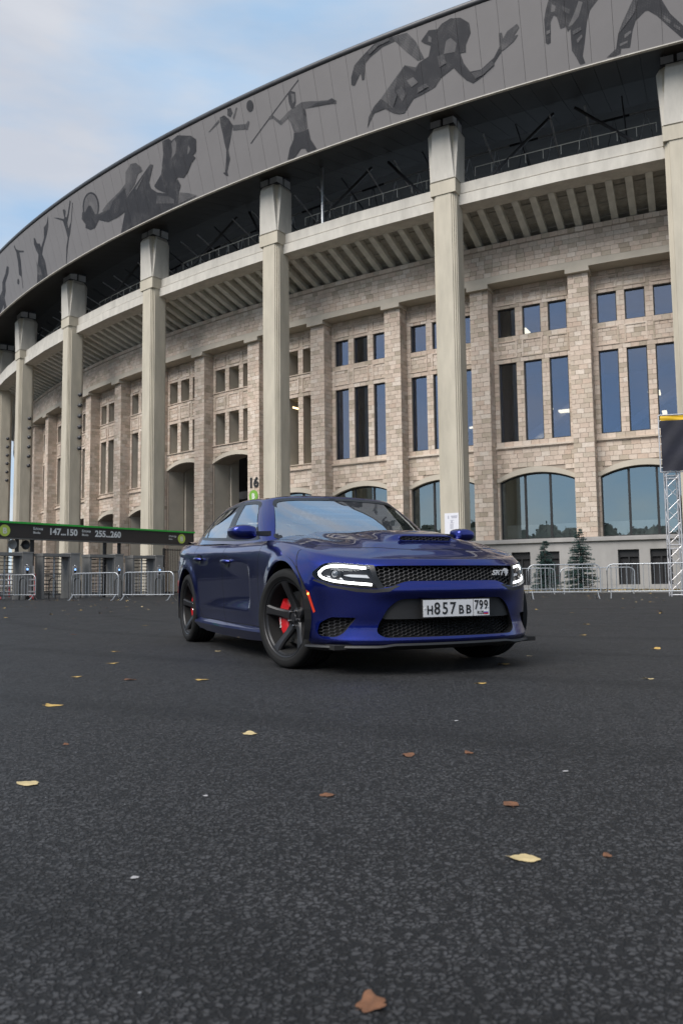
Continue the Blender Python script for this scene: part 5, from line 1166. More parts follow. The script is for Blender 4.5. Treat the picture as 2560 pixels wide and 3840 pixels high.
for j in range(1, 17):
    s = (j/16)**1.1; x = et[:, 0]*(1-s)+sp_*s; GV.append(np.stack([x, et[:, 1]*(1-s), et[:, 2]+(rz(x)-et[:, 2])*(1-(1-s)**2.0)], 1))
green = Skin(grid_bm(np.array(GV)))
SIDE = rounded([(-.905, 1.000), (-1.275, 1.340), (-1.40, 1.362), (-1.66, 1.378), (-1.95, 1.384), (-2.3, 1.374), (-2.62, 1.345), (-2.86, 1.28), (-3.06, 1.175), (-3.07, 1.125), (-2.9, 1.10), (-2.4, 1.068), (-1.9, 1.040), (-1.3, 1.008)], [.03, .05, .05, .1, .1, .1, .1, .1, .04, .04, .1, .1, .1, .1], 3)
WS = rounded([(-.735, .995), (-.578, 1.362), (-.44, 1.384), (0, 1.398), (.44, 1.384), (.578, 1.362), (.735, .995), (.4, .985), (-.4, .985)], [.02, .045, .1, .2, .1, .045, .02, .1, .1], 3)
RWN = rounded([(-.56, 1.12), (-.45, 1.30), (0, 1.325), (.45, 1.30), (.56, 1.12), (0, 1.10)], [.05, .05, .2, .05, .05, .2], 3)
green.cut(SIDE, 'y', lambda c: abs(c.y) > .4); green.cut(WS, 'x', lambda c: c.x > -1.36); green.cut(RWN, 'x', lambda c: c.x < -2.9)
def gparts(c, f):
    return 'roof' if c.z > 1.392 and -3.1 < c.x < -1.28 else 'cabin_frame'
green.finish(gparts, [M['paint'], M['blackp'], M['cabin']], CAR)
def inset(poly, d):
    cx, cy = sum(p[0] for p in poly)/len(poly), sum(p[1] for p in poly)/len(poly); o = []
    for i in range(len(poly)):
        a, b = Vector(poly[i-1]), Vector(poly[(i+1) % len(poly)]); t = (b-a)
        if t.length < 1e-6: o.append(poly[i]); continue
        n_ = Vector((-t.y, t.x)).normalized(); p = Vector(poly[i])
        if n_.dot(Vector((cx, cy))-p) < 0 and len(poly) < 7: n_ = -n_
        o.append((p.x+n_.x*d, p.y+n_.y*d))
    return o
def area(P): return sum(P[i-1][0]*P[i][1]-P[i][0]*P[i-1][1] for i in range(len(P)))/2
def off_poly(P, d): return inset(P, d if area(P) > 0 else -d)
def frame_patch(skin, outer, d, axis, direc, name, mat_, off, parent):
    "band between an outline and its inset"
    inn = off_poly(outer, d); n = len(outer); mb = MB(); nn = []
    def pj(p):
        o = {'x': Vector((-direc[0]*3, p[0], p[1])), 'y': Vector((p[0], -direc[1]*3, p[1]))}[axis]
        l, nr = skin.cast(o, direc)
        if l is None: l, nr, _ = skin.near(o+Vector(direc)*2)
        return l+nr*off
    A = [pj(p) for p in outer]; B = [pj(p) for p in inn]
    mb.add(A+B, [(i, (i+1) % n, (i+1) % n+n, i+n) for i in range(n)])
    return mb.build(name, mat_, parent, smooth=True)
for sg in (-1, 1):
    D = (0, -sg, 0)
    frame_patch(green, off_poly(SIDE, -.012), .030, 'y', D, 'window_trim', M['blackg'], .002, CAR)
    w1 = [p for p in SIDE]
    def clipx(P, x0, x1):
        o = []
        for lim, sgn in ((x0, 1), (x1, -1)):
            o = []
            for i in range(len(P)):
                a, b = P[i-1], P[i]; ia, ib = (a[0]-lim)*sgn >= 0, (b[0]-lim)*sgn >= 0
                if ia != ib: t = (lim-a[0])/(b[0]-a[0]); o.append((lim, a[1]+(b[1]-a[1])*t))
                if ib: o.append(b)
            P = o
        return P
    inn = off_poly(SIDE, .012)
    for x0, x1 in ((-1.70, -.8), (-2.70, -1.87), (-3.2, -2.745)):
        green.patch(clipx(inn, x0, x1), 'y', D, -.001, .06, 'side_window', M['carglass'], CAR)
    for x0, x1 in ((-1.875, -1.695), (-2.75, -2.695)):
        green.patch(clipx(off_poly(SIDE, .004), x0, x1), 'y', D, .0015, .05, 'pillar_trim', M['blackg'], CAR)
    sail = [(-.88, .99), (-.93, 1.0), (-1.10, 1.012), (-1.03, 1.115)]
    green.patch(sail, 'y', D, .003, .05, 'mirror_sail', M['blackp'], CAR)
frame_patch(green, off_poly(WS, -.006), .030, 'x', (-1, 0, 0), 'windscreen_trim', M['blackg'], .002, CAR)
green.patch(off_poly(WS, .004), 'x', (-1, 0, 0), -.001, .06, 'windscreen', M['screen'], CAR)
green.patch(off_poly(RWN, .002), 'x', (1, 0, 0), -.001, .06, 'rear_window', M['carglass'], CAR)
# cabin: seats, wheel, dash, mirror, shade
for y in (-.38, .38):
    s_ = MB(); 
    def lo(pts): 
        vs = [p for r in pts for p in r]; k = len(pts[0]); s_.add(vs, [(i*k+j, i*k+(j+1) % k, (i+1)*k+(j+1) % k, (i+1)*k+j) for i in range(len(pts)-1) for j in range(k)]+[tuple(range(k)), tuple((len(pts)-1)*k+j for j in range(k))])
    lo([[(x+dx, y+wy*sy, z) for dx, sy in ((.06, -1), (.10, 0), (.06, 1), (-.06, 1), (-.06, -1))] for x, z, wy in ((-1.72, .92, .25), (-1.78, 1.08, .24), (-1.83, 1.18, .17), (-1.84, 1.20, .11), (-1.86, 1.30, .13), (-1.87, 1.33, .10))])
    s_.build('seat', M['seat'], CAR, smooth=True, angle=50)
s_ = MB(); s_.box((-2.75, 0, 1.08), (.14, 1.15, .2)); 
for y in (-.36, .36): s_.box((-2.78, y, 1.20), (.10, .24, .12))
s_.build('rear_seat', M['seat'], CAR)
s_ = MB(); s_.tube([(-1.08+.06*math.sin(a), .38+.18*math.cos(a), 1.03+.17*math.sin(a)) for a in [2*PI*i/28 for i in range(28)]], .016, 7, closed=True); s_.box((-1.06, .38, 1.02), (.03, .30, .05)); s_.build('steering_wheel', M['cabin'], CAR, smooth=True, angle=50)
s_ = MB(); s_.box((-.96, 0, .985), (.36, 1.16, .10)); s_.box((-1.0, .38, 1.055), (.14, .40, .06)); s_.build('dashboard', M['cabin'], CAR)
s_ = MB(); s_.box((-1.24, 0, 1.318), (.03, .23, .06), .1); s_.box((-1.22, 0, 1.365), (.05, .06, .06)); s_.build('rear_view_mirror', M['cabin'], CAR)
# door mirrors
def mirror_obj(sg):
    m_ = MB(); vs = []; k = 9
    ol = rounded([(.925, .985), (.93, 1.075), (1.00, 1.096), (1.07, 1.094), (1.145, 1.070), (1.150, 1.01), (1.10, .976), (.98, .970)], [.02, .025, .08, .06, .045, .045, .05, .03], 4); n = len(ol)
    for i in range(k+1):                    # from the round front to the rim round the glass
        s = i/k; e = (1-(1-s)**2.6)**.5 if s < 1 else 1.; e = .62+.38*e
        for y, z in ol: vs.append((-.520-.02*(y-.92)/.23-.135*s, (1.035+(y-1.035)*e)*sg, 1.034+(z-1.034)*e))
    m_.add(vs, [(i*n+j, i*n+(j+1) % n, (i+1)*n+(j+1) % n, (i+1)*n+j) for i in range(k) for j in range(n)]+[tuple(range(n)), tuple(k*n+j for j in range(n))])
    o = m_.build('door_mirror', M['paint'], CAR, smooth=True, angle=60)
    a_ = MB(); a_.hexa([(-.70, .80*sg, 1.005), (-.60, .80*sg, 1.005), (-.60, .95*sg, 1.01), (-.68, .95*sg, 1.01), (-.70, .80*sg, 1.045), (-.60, .80*sg, 1.045), (-.60, .95*sg, 1.04), (-.68, .95*sg, 1.04)]); a_.build('mirror_arm', M['blackp'], o)
    g_ = MB(); g_.box((-.679, 1.04*sg, 1.034), (.004, .18, .085)); g_.build('mirror_glass', M['chrome'], o)
    l_ = MB(); l_.tube([(-.545, .945*sg, 1.004), (-.533, 1.04*sg, 1.002), (-.552, 1.11*sg, 1.010)], .0035, 5); l_.build('mirror_groove', M['seam'], o)
for sg in (-1, 1): mirror_obj(sg)
# door handles
for sg in (-1, 1):
    for x, z in ((-1.565, .822), (-2.555, .87)):
        l, nr, _ = body.near(Vector((x, .95*sg, z))); h_ = MB()
        h_.tube([(x+.105, l.y+sg*.004, z-.004), (x+.09, l.y+sg*.030, z), (x, l.y+sg*.038, z+.003), (x-.09, l.y+sg*.030, z+.002), (x-.105, l.y+sg*.004, z)], [.013, .017, .019, .017, .013], 10); o = h_.build('door_handle', M['paint'], CAR, smooth=True, angle=60)
        c_ = MB(); c_.lathe([(0, .0), (.045, .0015), (.055, .003)], 20, 'y'); me = c_.mesh('handle_recess', M['blackg'], True)
        me.transform(Matrix.Translation((x, l.y, z)) @ Matrix.Scale(1.5, 4, (1, 0, 0)) @ Matrix.Scale(sg, 4, (0, 1, 0))); link('handle_recess', me, o)
# boot spoiler
s_ = MB(); n = 20; vs = []
for i in range(n+1):
    y = -.70+1.40*i/n; sh = (y/.70)**4; x = -3.98+.10*sh
    vs += [(x+.10, y, 1.098), (x-.02, y, 1.128-.012*sh), (x-.10, y, 1.135-.015*sh), (x-.10, y, 1.120-.015*sh), (x-.02, y, 1.09)]
s_.add(vs, [(i*5+j, i*5+(j+1) % 5, (i+1)*5+(j+1) % 5, (i+1)*5+j) for i in range(n) for j in range(5)]); s_.build('boot_spoiler', M['paint'], CAR, smooth=True, angle=50)
s_ = MB(); s_.tube([(-3.22, 0, 1.34), (-3.34, 0, 1.40), (-3.36, 0, 1.39)], [.02, .012, .01], 6); s_.build('roof_antenna', M['paint'], CAR)

# --- wheels (local: axis along y, outer face towards -y, centre at origin)
def wheel_meshes():
    ty = MB(); w2 = .135
    prof = [(.270, -.105), (.281, -.118), (.305, -.1345), (.325, -.136), (.345, -.130), (.357, -.118), (.3625, -.100)]
    gro = []
    for a in (-.066, -.022, .022, .066): gro += [(.3635, a-.007), (.355, a-.005), (.355, a+.005), (.3635, a+.007)]
    prof = prof+gro+[(r, -h) for r, h in reversed(prof[:7])]
    ty.lathe(prof, 72, 'y'); t = ty.mesh('tyre', M['rubber'], True, angle=30)
    r = MB(); r.lathe([(.276, -.118), (.284, -.124), (.284, -.113), (.266, -.110), (.258, -.098)], 60, 'y'); r.mi = 1; r.lathe([(.258, -.098), (.248, -.02), (.240, .06), (.25, .11), (.272, .112)], 60, 'y'); rm = r.mesh('rim', [M['rim_paint'], M['liner']], True, angle=35)
    sp = []
    for i in range(5):
        a = 2*PI*i/5+PI/2+.10; m = MB(); secs = []
        for rr, wd, yf, th in ((.035, .070, -.040, .05), (.075, .074, -.040, .045), (.12, .064, -.054, .038), (.18, .062, -.082, .034), (.240, .072, -.106, .030), (.266, .086, -.113, .03)):
            q_ = []
            for dx, dy in ((-wd/2, th), (-wd/2, .012), (-wd/2+.012, 0), (wd/2-.012, 0), (wd/2, .012), (wd/2, th)):
                x, z = rr*math.cos(a)-dx*math.sin(a), rr*math.sin(a)+dx*math.cos(a); q_.append((x, yf+dy, z))
            secs.append(q_)
        vs = [p for s in secs for p in s]; m.add(vs, [(k*6+j, k*6+j+1, (k+1)*6+j+1, (k+1)*6+j) for k in range(5) for j in range(5)]+[(k*6+5, k*6, (k+1)*6, (k+1)*6+5) for k in range(5)])
        sp.append(m.mesh('spoke', M['rim_paint'], True, angle=30))
    h = MB(); h.lathe([(.0, -.046), (.030, -.046), (.034, -.040), (.060, -.040), (.080, -.034), (.082, .01)], 32, 'y'); hb = h.mesh('hub', M['rim_paint'], True, angle=30)
    n_ = MB()
    for i in range(5):
        a = 2*PI*i/5+PI/2+.10+PI/5; n_.lathe([(0, -.056), (.007, -.056), (.0095, -.052), (.0095, -.034)], 6, 'y', (.057*math.cos(a), 0, .057*math.sin(a)))
    nt_ = n_.mesh('wheel_nut', M['chrome'])
    d = MB(); d.lathe([(.08, .005), (.195, .005), (.195, .035), (.08, .035)], 48, 'y'); dk = d.mesh('brake_disc', M['disc'], True, angle=30)
    b = MB(); b.lathe([(.0, .055), (.235, .055)], 40, 'y'); bk = b.mesh('wheel_back', M['liner'])
    return t, rm, sp, hb, nt_, dk, bk
WM = wheel_meshes()
def wheel(x, sg, steer, cal):
    o = link('wheel', WM[1], CAR, (x, -.797*-sg*-1 if False else .797*sg, .364), rot=(0, 0, (PI if sg > 0 else 0)+steer))
    for nm, me in (('tyre', WM[0]), ('hub', WM[3]), ('wheel_nut', WM[4]), ('brake_disc', WM[5]), ('wheel_back', WM[6])): link(nm, me, o)
    for me in WM[2]: link('spoke', me, o)
    a0 = R_(150) if sg < 0 else R_(30)
    c = MB(); n = 10; vs = []
    a0, a1 = (R_(140), R_(218))
    for i in range(n+1):
        a = a0+(a1-a0)*i/n; bulge = .010*math.sin(PI*i/n)
        for r_, y in ((.125, -.012), (.15, -.020-bulge), (.195, -.030-bulge), (.216, -.02), (.216, .05), (.125, .05)): vs.append((r_*math.cos(a), y, r_*math.sin(a)))
    c.add(vs, [(i*6+j, i*6+(j+1) % 6, (i+1)*6+(j+1) % 6, (i+1)*6+j) for i in range(n) for j in range(6)]+[tuple(range(6)), tuple(n*6+j for j in range(6))])
    c.build('brake_caliper', M['caliper'], o, smooth=True, angle=35)
    return o
STEER = R_(13.6)
fw = wheel(0, -1, STEER, 1); wheel(0, 1, STEER, 1); wheel(-3.052, -1, 0, 0); wheel(-3.052, 1, 0, 0)
t_ = text_mesh('brembo', .030, M['sign_white'], .0006, .0004, 'CENTER'); link('caliper_lettering', t_, fw, (-.172, -.0385, -.03), rot=(PI/2, -PI/2-.1, 0))
# ------------------------------------------------------------------ crowd barriers
def barrier_mesh(L_=2.3):
    f = MB(); r = .19; n = 6
    def loop(x0, x1, z0, z1, rr):
        p = []
        for cx, cz, a0 in ((x1-rr, z1-rr, 0), (x0+rr, z1-rr, 90)):
            for i in range(n+1): a = R_(a0+90*i/n); p.append((cx+rr*math.cos(a), 0, cz+rr*math.sin(a)))
        return [(x1, 0, z0)]+p+[(x0, 0, z0)]
    f.tube(loop(0, L_, .20, 1.08, r), .019, 8); f.tube([(0, 0, .22), (L_, 0, .22)], .017, 7)
    fr = f.mesh('frame', M['galv'], True, angle=60)
    b = MB(); b.tube([(0, 0, .22), (0, 0, 1.065)], .0085, 6); br = b.mesh('bar', M['galv'], True, angle=60)
    t = MB(); t.tube([(0, -.30, .0), (0, -.20, .03), (0, -.02, .22), (0, .02, .22), (0, .20, .03), (0, .30, .0)], .017, 7); ft = t.mesh('foot', M['galv'], True, angle=60)
    return fr, br, ft, L_
BAR = barrier_mesh()
def barrier(a, b, label, group='steel crowd barriers', mats=None):
    a, b = Vector(a), Vector(b); d = b-a; t = thing('crowd_barrier', label, 'barrier', (a.x, a.y, 0), math.atan2(d.y, d.x), group); s = d.length/BAR[3]
    link('frame', BAR[0], t, scale=(s, 1, 1))
    k = 15
    for i in range(k): link('bar', BAR[1], t, (d.length*(.045+.91*i/(k-1)), 0, 0))
    for x in (.10, d.length-.10): link('foot', BAR[2], t, (x, 0, 0))
    return t
barrier((5.88, 25.30), (8.10, 25.14), 'steel crowd barrier standing just right of the blue car bonnet')
barrier((8.42, 25.45), (10.75, 24.6), 'steel crowd barrier in front of the truss tower foot')
barrier((6.45, 33.2), (8.8, 33.1), 'steel crowd barrier set back among the young spruces')
barrier((9.0, 33.0), (11.9, 32.6), 'steel crowd barrier set back before the basement windows')
barrier((-10.9, 32.26), (-8.72, 31.17), 'steel crowd barrier in front of the middle turnstiles')
barrier((-8.50, 31.06), (-6.32, 29.98), 'steel crowd barrier nearest the rear of the blue car')
barrier((-15.3, 34.9), (-13.05, 34.05), 'steel crowd barrier at the left end, close to a red barrier')
# ------------------------------------------------------------------ red and white barrier among them
M['red'] = principled('red_paint', (.42, .035, .045), .5, var=.15, vscale=20)
t = thing('barrier_trolley', 'low trolley of pale rails with red posts behind the leftmost barrier', 'trolley', (-15.6, 36.2, 0), R_(-20))
for x in (.0, .7, 1.4, 2.1):
    p = MB(); p.tube([(x, 0, .12), (x, 0, 1.15)], .03, 8); p.build('post', M['red'], t, smooth=True, angle=60)
for z in (.35, .62, .88, 1.13):
    p = MB(); p.box((1.05, -.04, z), (2.15, .03, .06)); p.build('rail', M['alu'], t)
for x in (.15, 1.95):
    p = MB(); p.tube([(x-.25, -.2, .03), (x, 0, .16), (x+.25, -.2, .03)], .03, 7); p.build('foot', M['red'], t, smooth=True, angle=60)
    p = MB(); p.lathe([(0, -.03), (.07, -.03), (.09, -.015), (.09, .015), (.07, .03), (0, .03)], 14, 'y', (x, -.25, .09)); p.build('castor', M['rubber'], t)

# ------------------------------------------------------------------ entrance: sign beam, turnstiles, posts, speakers
ORG = Vector((-14.97, 34.82)); DIR = Vector((6.77, 9.12)).normalized(); GATE_A = math.atan2(DIR.y, DIR.x)
NRM = Vector((DIR.y, -DIR.x))                        # towards the camera
def gp(s, off=0., z=0.): p = ORG+DIR*s+NRM*off; return (p.x, p.y, z)
M['sign_dark'] = principled('sign_dark', (.035, .029, .027), .55, var=.1, vscale=3)
M['sign_edge'] = principled('sign_edge_green', (.03, .42, .05), .5)
M['badge_green'] = principled('badge_green', (.50, .62, .10), .6)
M['turn_grey'] = principled('turnstile_steel', (.20, .195, .185), .5, metal=0., var=.15, vscale=4)
M['turn_light'] = principled('turnstile_panel', (.25, .24, .225), .5, metal=0., var=.12, vscale=4)
M['black_metal'] = principled('black_metal', (.014, .014, .015), .5)
M['screen_on'] = principled('reader_screen', (.1, .2, .4), .3, emit=(.25, .45, .9), estr=1.2)
t = thing('entrance_sign', 'long dark sign beam with a green top edge over the turnstiles', 'sign', gp(-8, 0), GATE_A)
def L0(x, y, z): return (x+8, y, z)                  # x along the beam, -y towards the camera
b = MB(); b.box(L0(1.7, .25, 3.06), (19.4, .50, .64)); b.build('beam', M['sign_dark'], t)
b = MB(); b.box(L0(1.7, .23, 3.425), (19.5, .58, .085)); b.build('top_edge', M['sign_edge'], t)
b = MB(); b.box(L0(1.7, .25, 2.72), (19.3, .44, .05)); b.build('soffit', M['turn_light'], t)
def sgn(txt, x, z, size, m_='sign_white', bold=.004): link('sign_text', text_mesh(txt, size, M[m_], .003, bold, 'LEFT'), t, L0(x, -.008, z), rot=(PI/2, 0, 0))
sgn('147...150', 2.42, 2.96, .42, bold=.014); sgn('255...260', 4.95, 2.96, .42, bold=.014)
for x in (1.62, 4.20): sgn('Блоки', x, 3.14, .17, bold=.002); sgn('Blocks', x, 2.97, .14, bold=.002)
sgn('Сектор', 9.62, 3.11, .15, bold=.002); sgn('Sector', 9.62, 2.98, .10, bold=.001)
for x in (.24, 10.52):
    d = MB(); d.lathe([(0, -.012), (.26, -.012), (.26, .01), (0, .01)], 32, 'y', L0(x, 0, 3.05)); d.build('badge', M['badge_green'], t)
    link('sign_text', text_mesh('B', .36, M['sign_white'], .003, .008, 'CENTER'), t, L0(x, -.016, 2.92), rot=(PI/2, 0, 0))
for x in (-6, -2.4, 1.02, 1.78, 5.75, 6.62):
    b = MB(); b.box(L0(x, .3, 1.37), (.13, .13, 2.74)); b.build('post', M['black_metal'], t)
for x, lab in ((.70, 'grey horn loudspeaker hanging left of the posts under the sign beam'), (1.34, 'dark horn loudspeaker hanging between the two left posts under the sign beam')):
    s = thing('loudspeaker', lab, 'loudspeaker', gp(x, -.2, 2.45), GATE_A, 'horn loudspeakers')
    m_ = MB(); m_.lathe([(.03, .30), (.07, .18), (.12, .05), (.21, -.06), (.22, -.08), (.20, -.08), (.06, .08), (0, .09)], 20, 'y'); m_.build('horn', M['turn_grey'] if x < 1 else M['black_metal'], s, smooth=True, angle=40)
    m_ = MB(); m_.tube([(0, .15, .25), (0, .15, .0)], .02, 6); m_.build('bracket', M['black_metal'], s)
ROT = MB()
def turnstile():
    t = thing('turnstile', 'grey full height turnstile with a tall cabinet', 'turnstile', (0, 0, 0), GATE_A, 'full height turnstiles under the sign beam')
    b = MB(); b.box((1.05, .1, 1.03), (.50, .75, 2.06)); b.box((1.05, .1, 2.09), (.54, .80, .05)); b.build('cabinet', M['turn_light'], t)
    b = MB(); b.box((.10, .1, 2.0), (1.45, .70, .14)); b.box((-.55, .1, 1.0), (.10, .60, 2.0)); b.box((.78, .1, 1.0), (.06, .6, 2.0)); b.build('frame', M['turn_grey'], t)
    b = MB(); b.tube([(.15, .05, .05), (.15, .05, 1.95)], .045, 10); b.build('rotor', M['galv'], t, smooth=True, angle=60)
    for i in range(11):
        z = .18+.165*i
        for a in (20, 140, 260):
            b = MB(); b.tube([(.15, .05, z), (.15+.55*math.cos(R_(a)), .05+.55*math.sin(R_(a)), z)], .017, 5); b.build('rotor_arm', M['black_metal'], t)
    for i in range(9):
        b = MB(); b.tube([(-.5, -.25+.02*i, .25+.2*i), (-.12, .0, .25+.2*i)], .015, 5); b.build('comb_bar', M['black_metal'], t)
    b = MB(); b.box((1.0, -.31, 1.28), (.20, .08, .42)); o = b.build('card_reader', M['alu'], t)
    b = MB(); b.box((1.0, -.353, 1.27), (.13, .006, .30)); b.build('reader_face', M['black_metal'], o)
    b = MB(); b.box((1.0, -.358, 1.34), (.09, .004, .09)); b.build('screen', M['screen_on'], o)
    b = MB(); b.lathe([(0, .05), (.05, .03), (.06, 0), (0, 0)], 14, 'z', (1.0, -.33, 1.51)); b.build('lamp', M['chrome'], o, smooth=True)
    b = MB(); b.box((1.32, -.16, 1.28), (.16, .10, .42)); o = b.build('card_reader', M['alu'], t)
    b = MB(); b.box((1.405, -.16, 1.27), (.006, .07, .30)); b.build('reader_face', M['black_metal'], o)
    b = MB(); b.lathe([(0, .05), (.05, .03), (.06, 0), (0, 0)], 14, 'z', (1.32, -.16, 1.51)); b.build('lamp', M['chrome'], o, smooth=True)
    return t
tt = turnstile(); labs = ['grey full height turnstile at the left end, below the first round B badge', 'grey full height turnstile just right of the two hanging loudspeakers', 'grey full height turnstile behind the joint of the two middle barriers', 'grey full height turnstile at the right end, beside the black grille fence']
for i, s in enumerate((0.07, 2.52, 5.03, 7.58)):
    o = tt if i == 0 else dup(tt, (0, 0, 0))
    o.location = gp(s, 0.15); o['label'] = labs[i]
# black grille fence closing the gate on the right
t = thing('grille_fence', 'tall black grille fence panel at the right end of the turnstiles', 'fence', gp(9.25, 0.05), GATE_A)
b = MB(); b.box((0, 0, 1.25), (.09, .09, 2.5)); b.build('post', M['black_metal'], t); b = MB(); b.box((2.3, 0, 1.25), (.09, .09, 2.5)); b.build('post', M['black_metal'], t)
for z in (.18, 1.25, 2.42):
    b = MB(); b.box((1.15, 0, z), (2.22, .035, .045)); b.build('rail', M['black_metal'], t)
for i in range(18):
    b = MB(); b.tube([(.12+.121*i, 0, .12), (.12+.121*i, 0, 2.5)], .013, 5); b.build('bar', M['black_metal'], t)
# grey fence of flat bars between sign and plinth
t = thing('railing', 'low grey railing of thin bars running behind the turnstiles', 'railing', gp(-6, -2.5), GATE_A)
for z in (.2, 1.15):
    b = MB(); b.box((8.5, 0, z), (17, .04, .05)); b.build('rail', M['turn_grey'], t)
b = MB()
for i in range(140): b.box((.06+i*.121, 0, .65), (.02, .02, 1.1))
o = b.build('bars', M['turn_grey'], t, kind='stuff')
# black hoop rails in front of the turnstiles
hl = ['black tube hoop standing before the leftmost turnstile', 'black tube hoop just right of the leftmost barrier', 'black tube hoop between the second and third turnstile cabinets', 'black tube hoop standing in front of the third turnstile', 'black tube hoop close to the right end cabinet']
for i, s in enumerate((.55, 2.0, 3.3, 5.6, 8.1)):
    h = MB(); pts = [(0, -.0, 0)]+[(0, -.25+.25*math.cos(R_(a)), .72+.22*math.sin(R_(a))) for a in range(0, 181, 20)]+[(0, -.5, 0)]
    h.tube(pts, .026, 8); o = h.build('hoop_rail', M['black_metal'], smooth=True, angle=60); o.location = gp(s, .75); o.rotation_euler = (0, 0, GATE_A)
    o['label'] = hl[i]; o['category'] = 'rail'; o['group'] = 'black hoop rails by the turnstiles'

# ------------------------------------------------------------------ truss tower with banner
t = thing('truss_tower', 'aluminium lattice truss tower carrying a dark banner', 'tower', (11.15, 27.15, 0), R_(-12))
S_ = .40
for x in (0, S_):
    for y in (0, S_):
        b = MB(); b.tube([(x, y, .0), (x, y, 6.25)], .025, 8); b.build('chord', M['alu'], t, smooth=True, angle=60)
n = 15; hh = 6.0/n
for i in range(n):
    z = .12+hh*i
    for (p, q_) in (((0, 0), (S_, 0)), ((S_, 0), (S_, S_)), ((S_, S_), (0, S_)), ((0, S_), (0, 0))):
        a, c = (p, q_) if i % 2 else (q_, p)
        b = MB(); b.tube([(*a, z), (*c, z+hh)], .011, 5); b.build('brace', M['alu'], t)
for z in (.05, 1.62, 1.75, 4.02, 4.12, 6.2):
    b = MB()
    for (p, q_) in (((0, 0), (S_, 0)), ((S_, 0), (S_, S_)), ((S_, S_), (0, S_)), ((0, S_), (0, 0))): b.tube([(*p, z), (*q_, z)], .016, 6)
    b.build('tie', M['alu'], t)
b = MB(); b.tube([(-.18, -.05, 6.22), (2.6, -.05, 6.22)], .024, 8); b.tube([(-.18, -.05, 4.24), (2.6, -.05, 4.24)], .024, 8); b.tube([(-.18, -.05, 4.24), (-.18, -.05, 6.22)], .024, 8); b.build('banner_frame', M['alu'], t, smooth=True, angle=60)
M['banner'] = principled('banner_cloth', (.012, .012, .022), .6, var=.3, vscale=2.5, bump=.5, bscale=3)
M['banner_y'] = principled('banner_yellow', (.62, .38, .01), .6)
t = thing('banner', 'near black banner with a yellow top stripe hung on the truss tower', 'banner', (11.15, 27.15, 0), R_(-12))
def cloth(z0, z1, mat_, nm):
    b = MB(); nx, nz = 26, 16; vs = []
    for i in range(nx+1):
        for j in range(nz+1):
            x = -.14+2.70*i/nx; z = z0+(z1-z0)*j/nz; s = j/nz
            vs.append((x, -.10-.018*math.sin(5*x+3*s)*math.sin(PI*min(1, s*1.0))-.012*math.sin(9*x-6*z), z))
    b.add(vs, [(i*(nz+1)+j, (i+1)*(nz+1)+j, (i+1)*(nz+1)+j+1, i*(nz+1)+j+1) for i in range(nx) for j in range(nz)]); b.build(nm, mat_, t, smooth=True)
cloth(4.27, 6.02, M['banner'], 'cloth'); cloth(6.02, 6.18, M['banner_y'], 'yellow_stripe')
b = MB()
for i in range(7): b.tube([(-.19, -.05, 4.4+i*.27), (-.12, -.11, 4.4+i*.27)], .012, 5)
b.build('lacing', M['sign_white'], t)

# ------------------------------------------------------------------ young spruces behind the barriers
M['needles'] = principled('spruce_needles', (.038, .085, .075), .7, var=.5, vscale=14)
M['bark'] = principled('spruce_bark', (.07, .05, .04), .9)
def spruce(x, y, H, seed, label):
    r = random.Random(seed); t = thing('spruce_tree', label, 'tree', (x, y, 0), 0, 'young spruces in front of the plinth')
    b = MB(); b.tube([(0, 0, -.05), (.01, 0, H*.5), (0, .01, H)], [.05, .03, .006], 7); b.build('trunk', M['bark'], t, smooth=True)
    tips = MB(); wood = MB(); z = .18
    while z < H-.06:
        f = 1-z/H; ln_ = (.10+.95*f**.85)*H*.30; nb = 10 if f > .3 else 6
        for i in range(nb):
            a = r.uniform(0, 2*PI); L_ = ln_*r.uniform(.65, 1.12); up = r.uniform(.02, .22)-(.15*f)
            dx, dy = math.cos(a), math.sin(a); p0 = Vector((0, 0, z)); 
            m = max(3, int(L_/.055))
            for k in range(1, m+1):
                s = k/m; p = p0+Vector((dx*L_*s, dy*L_*s, L_*up*s-.10*L_*s*s+.10*L_*max(0, s-.7)))
                for q_ in range(15 if k < m else 18):
                    w_ = Vector((r.gauss(0, 1), r.gauss(0, 1), r.gauss(0, .55))).normalized()
                    dd = (Vector((dx, dy, up))*.9+w_*.9).normalized(); l_ = r.uniform(.05, .10)*(1.15-.3*s)
                    sd_ = dd.cross(Vector((r.random()-.5, r.random()-.5, r.random()))).normalized()*.008
                    o = p+w_*.012; tips.add([o-sd_, o+sd_, o+dd*l_+sd_*.3, o+dd*l_-sd_*.3], [(0, 1, 2, 3)])
            wood.tube([p0, p0+Vector((dx*L_*.8, dy*L_*.8, L_*(up*.8-.06)))], [.012, .004], 4, cap=False)
        z += .10+.04*r.random()
    me = tips.mesh('crown', M['needles'], fix=False); link('crown', me, t); o = wood.build('branches', M['bark'], t); o['kind'] = 'stuff'
spruce(9.55, 37.6, 2.45, 3, 'shorter slim spruce standing next to the blue car headlight')
spruce(11.15, 37.4, 3.0, 5, 'taller bushy spruce standing between the basement windows')

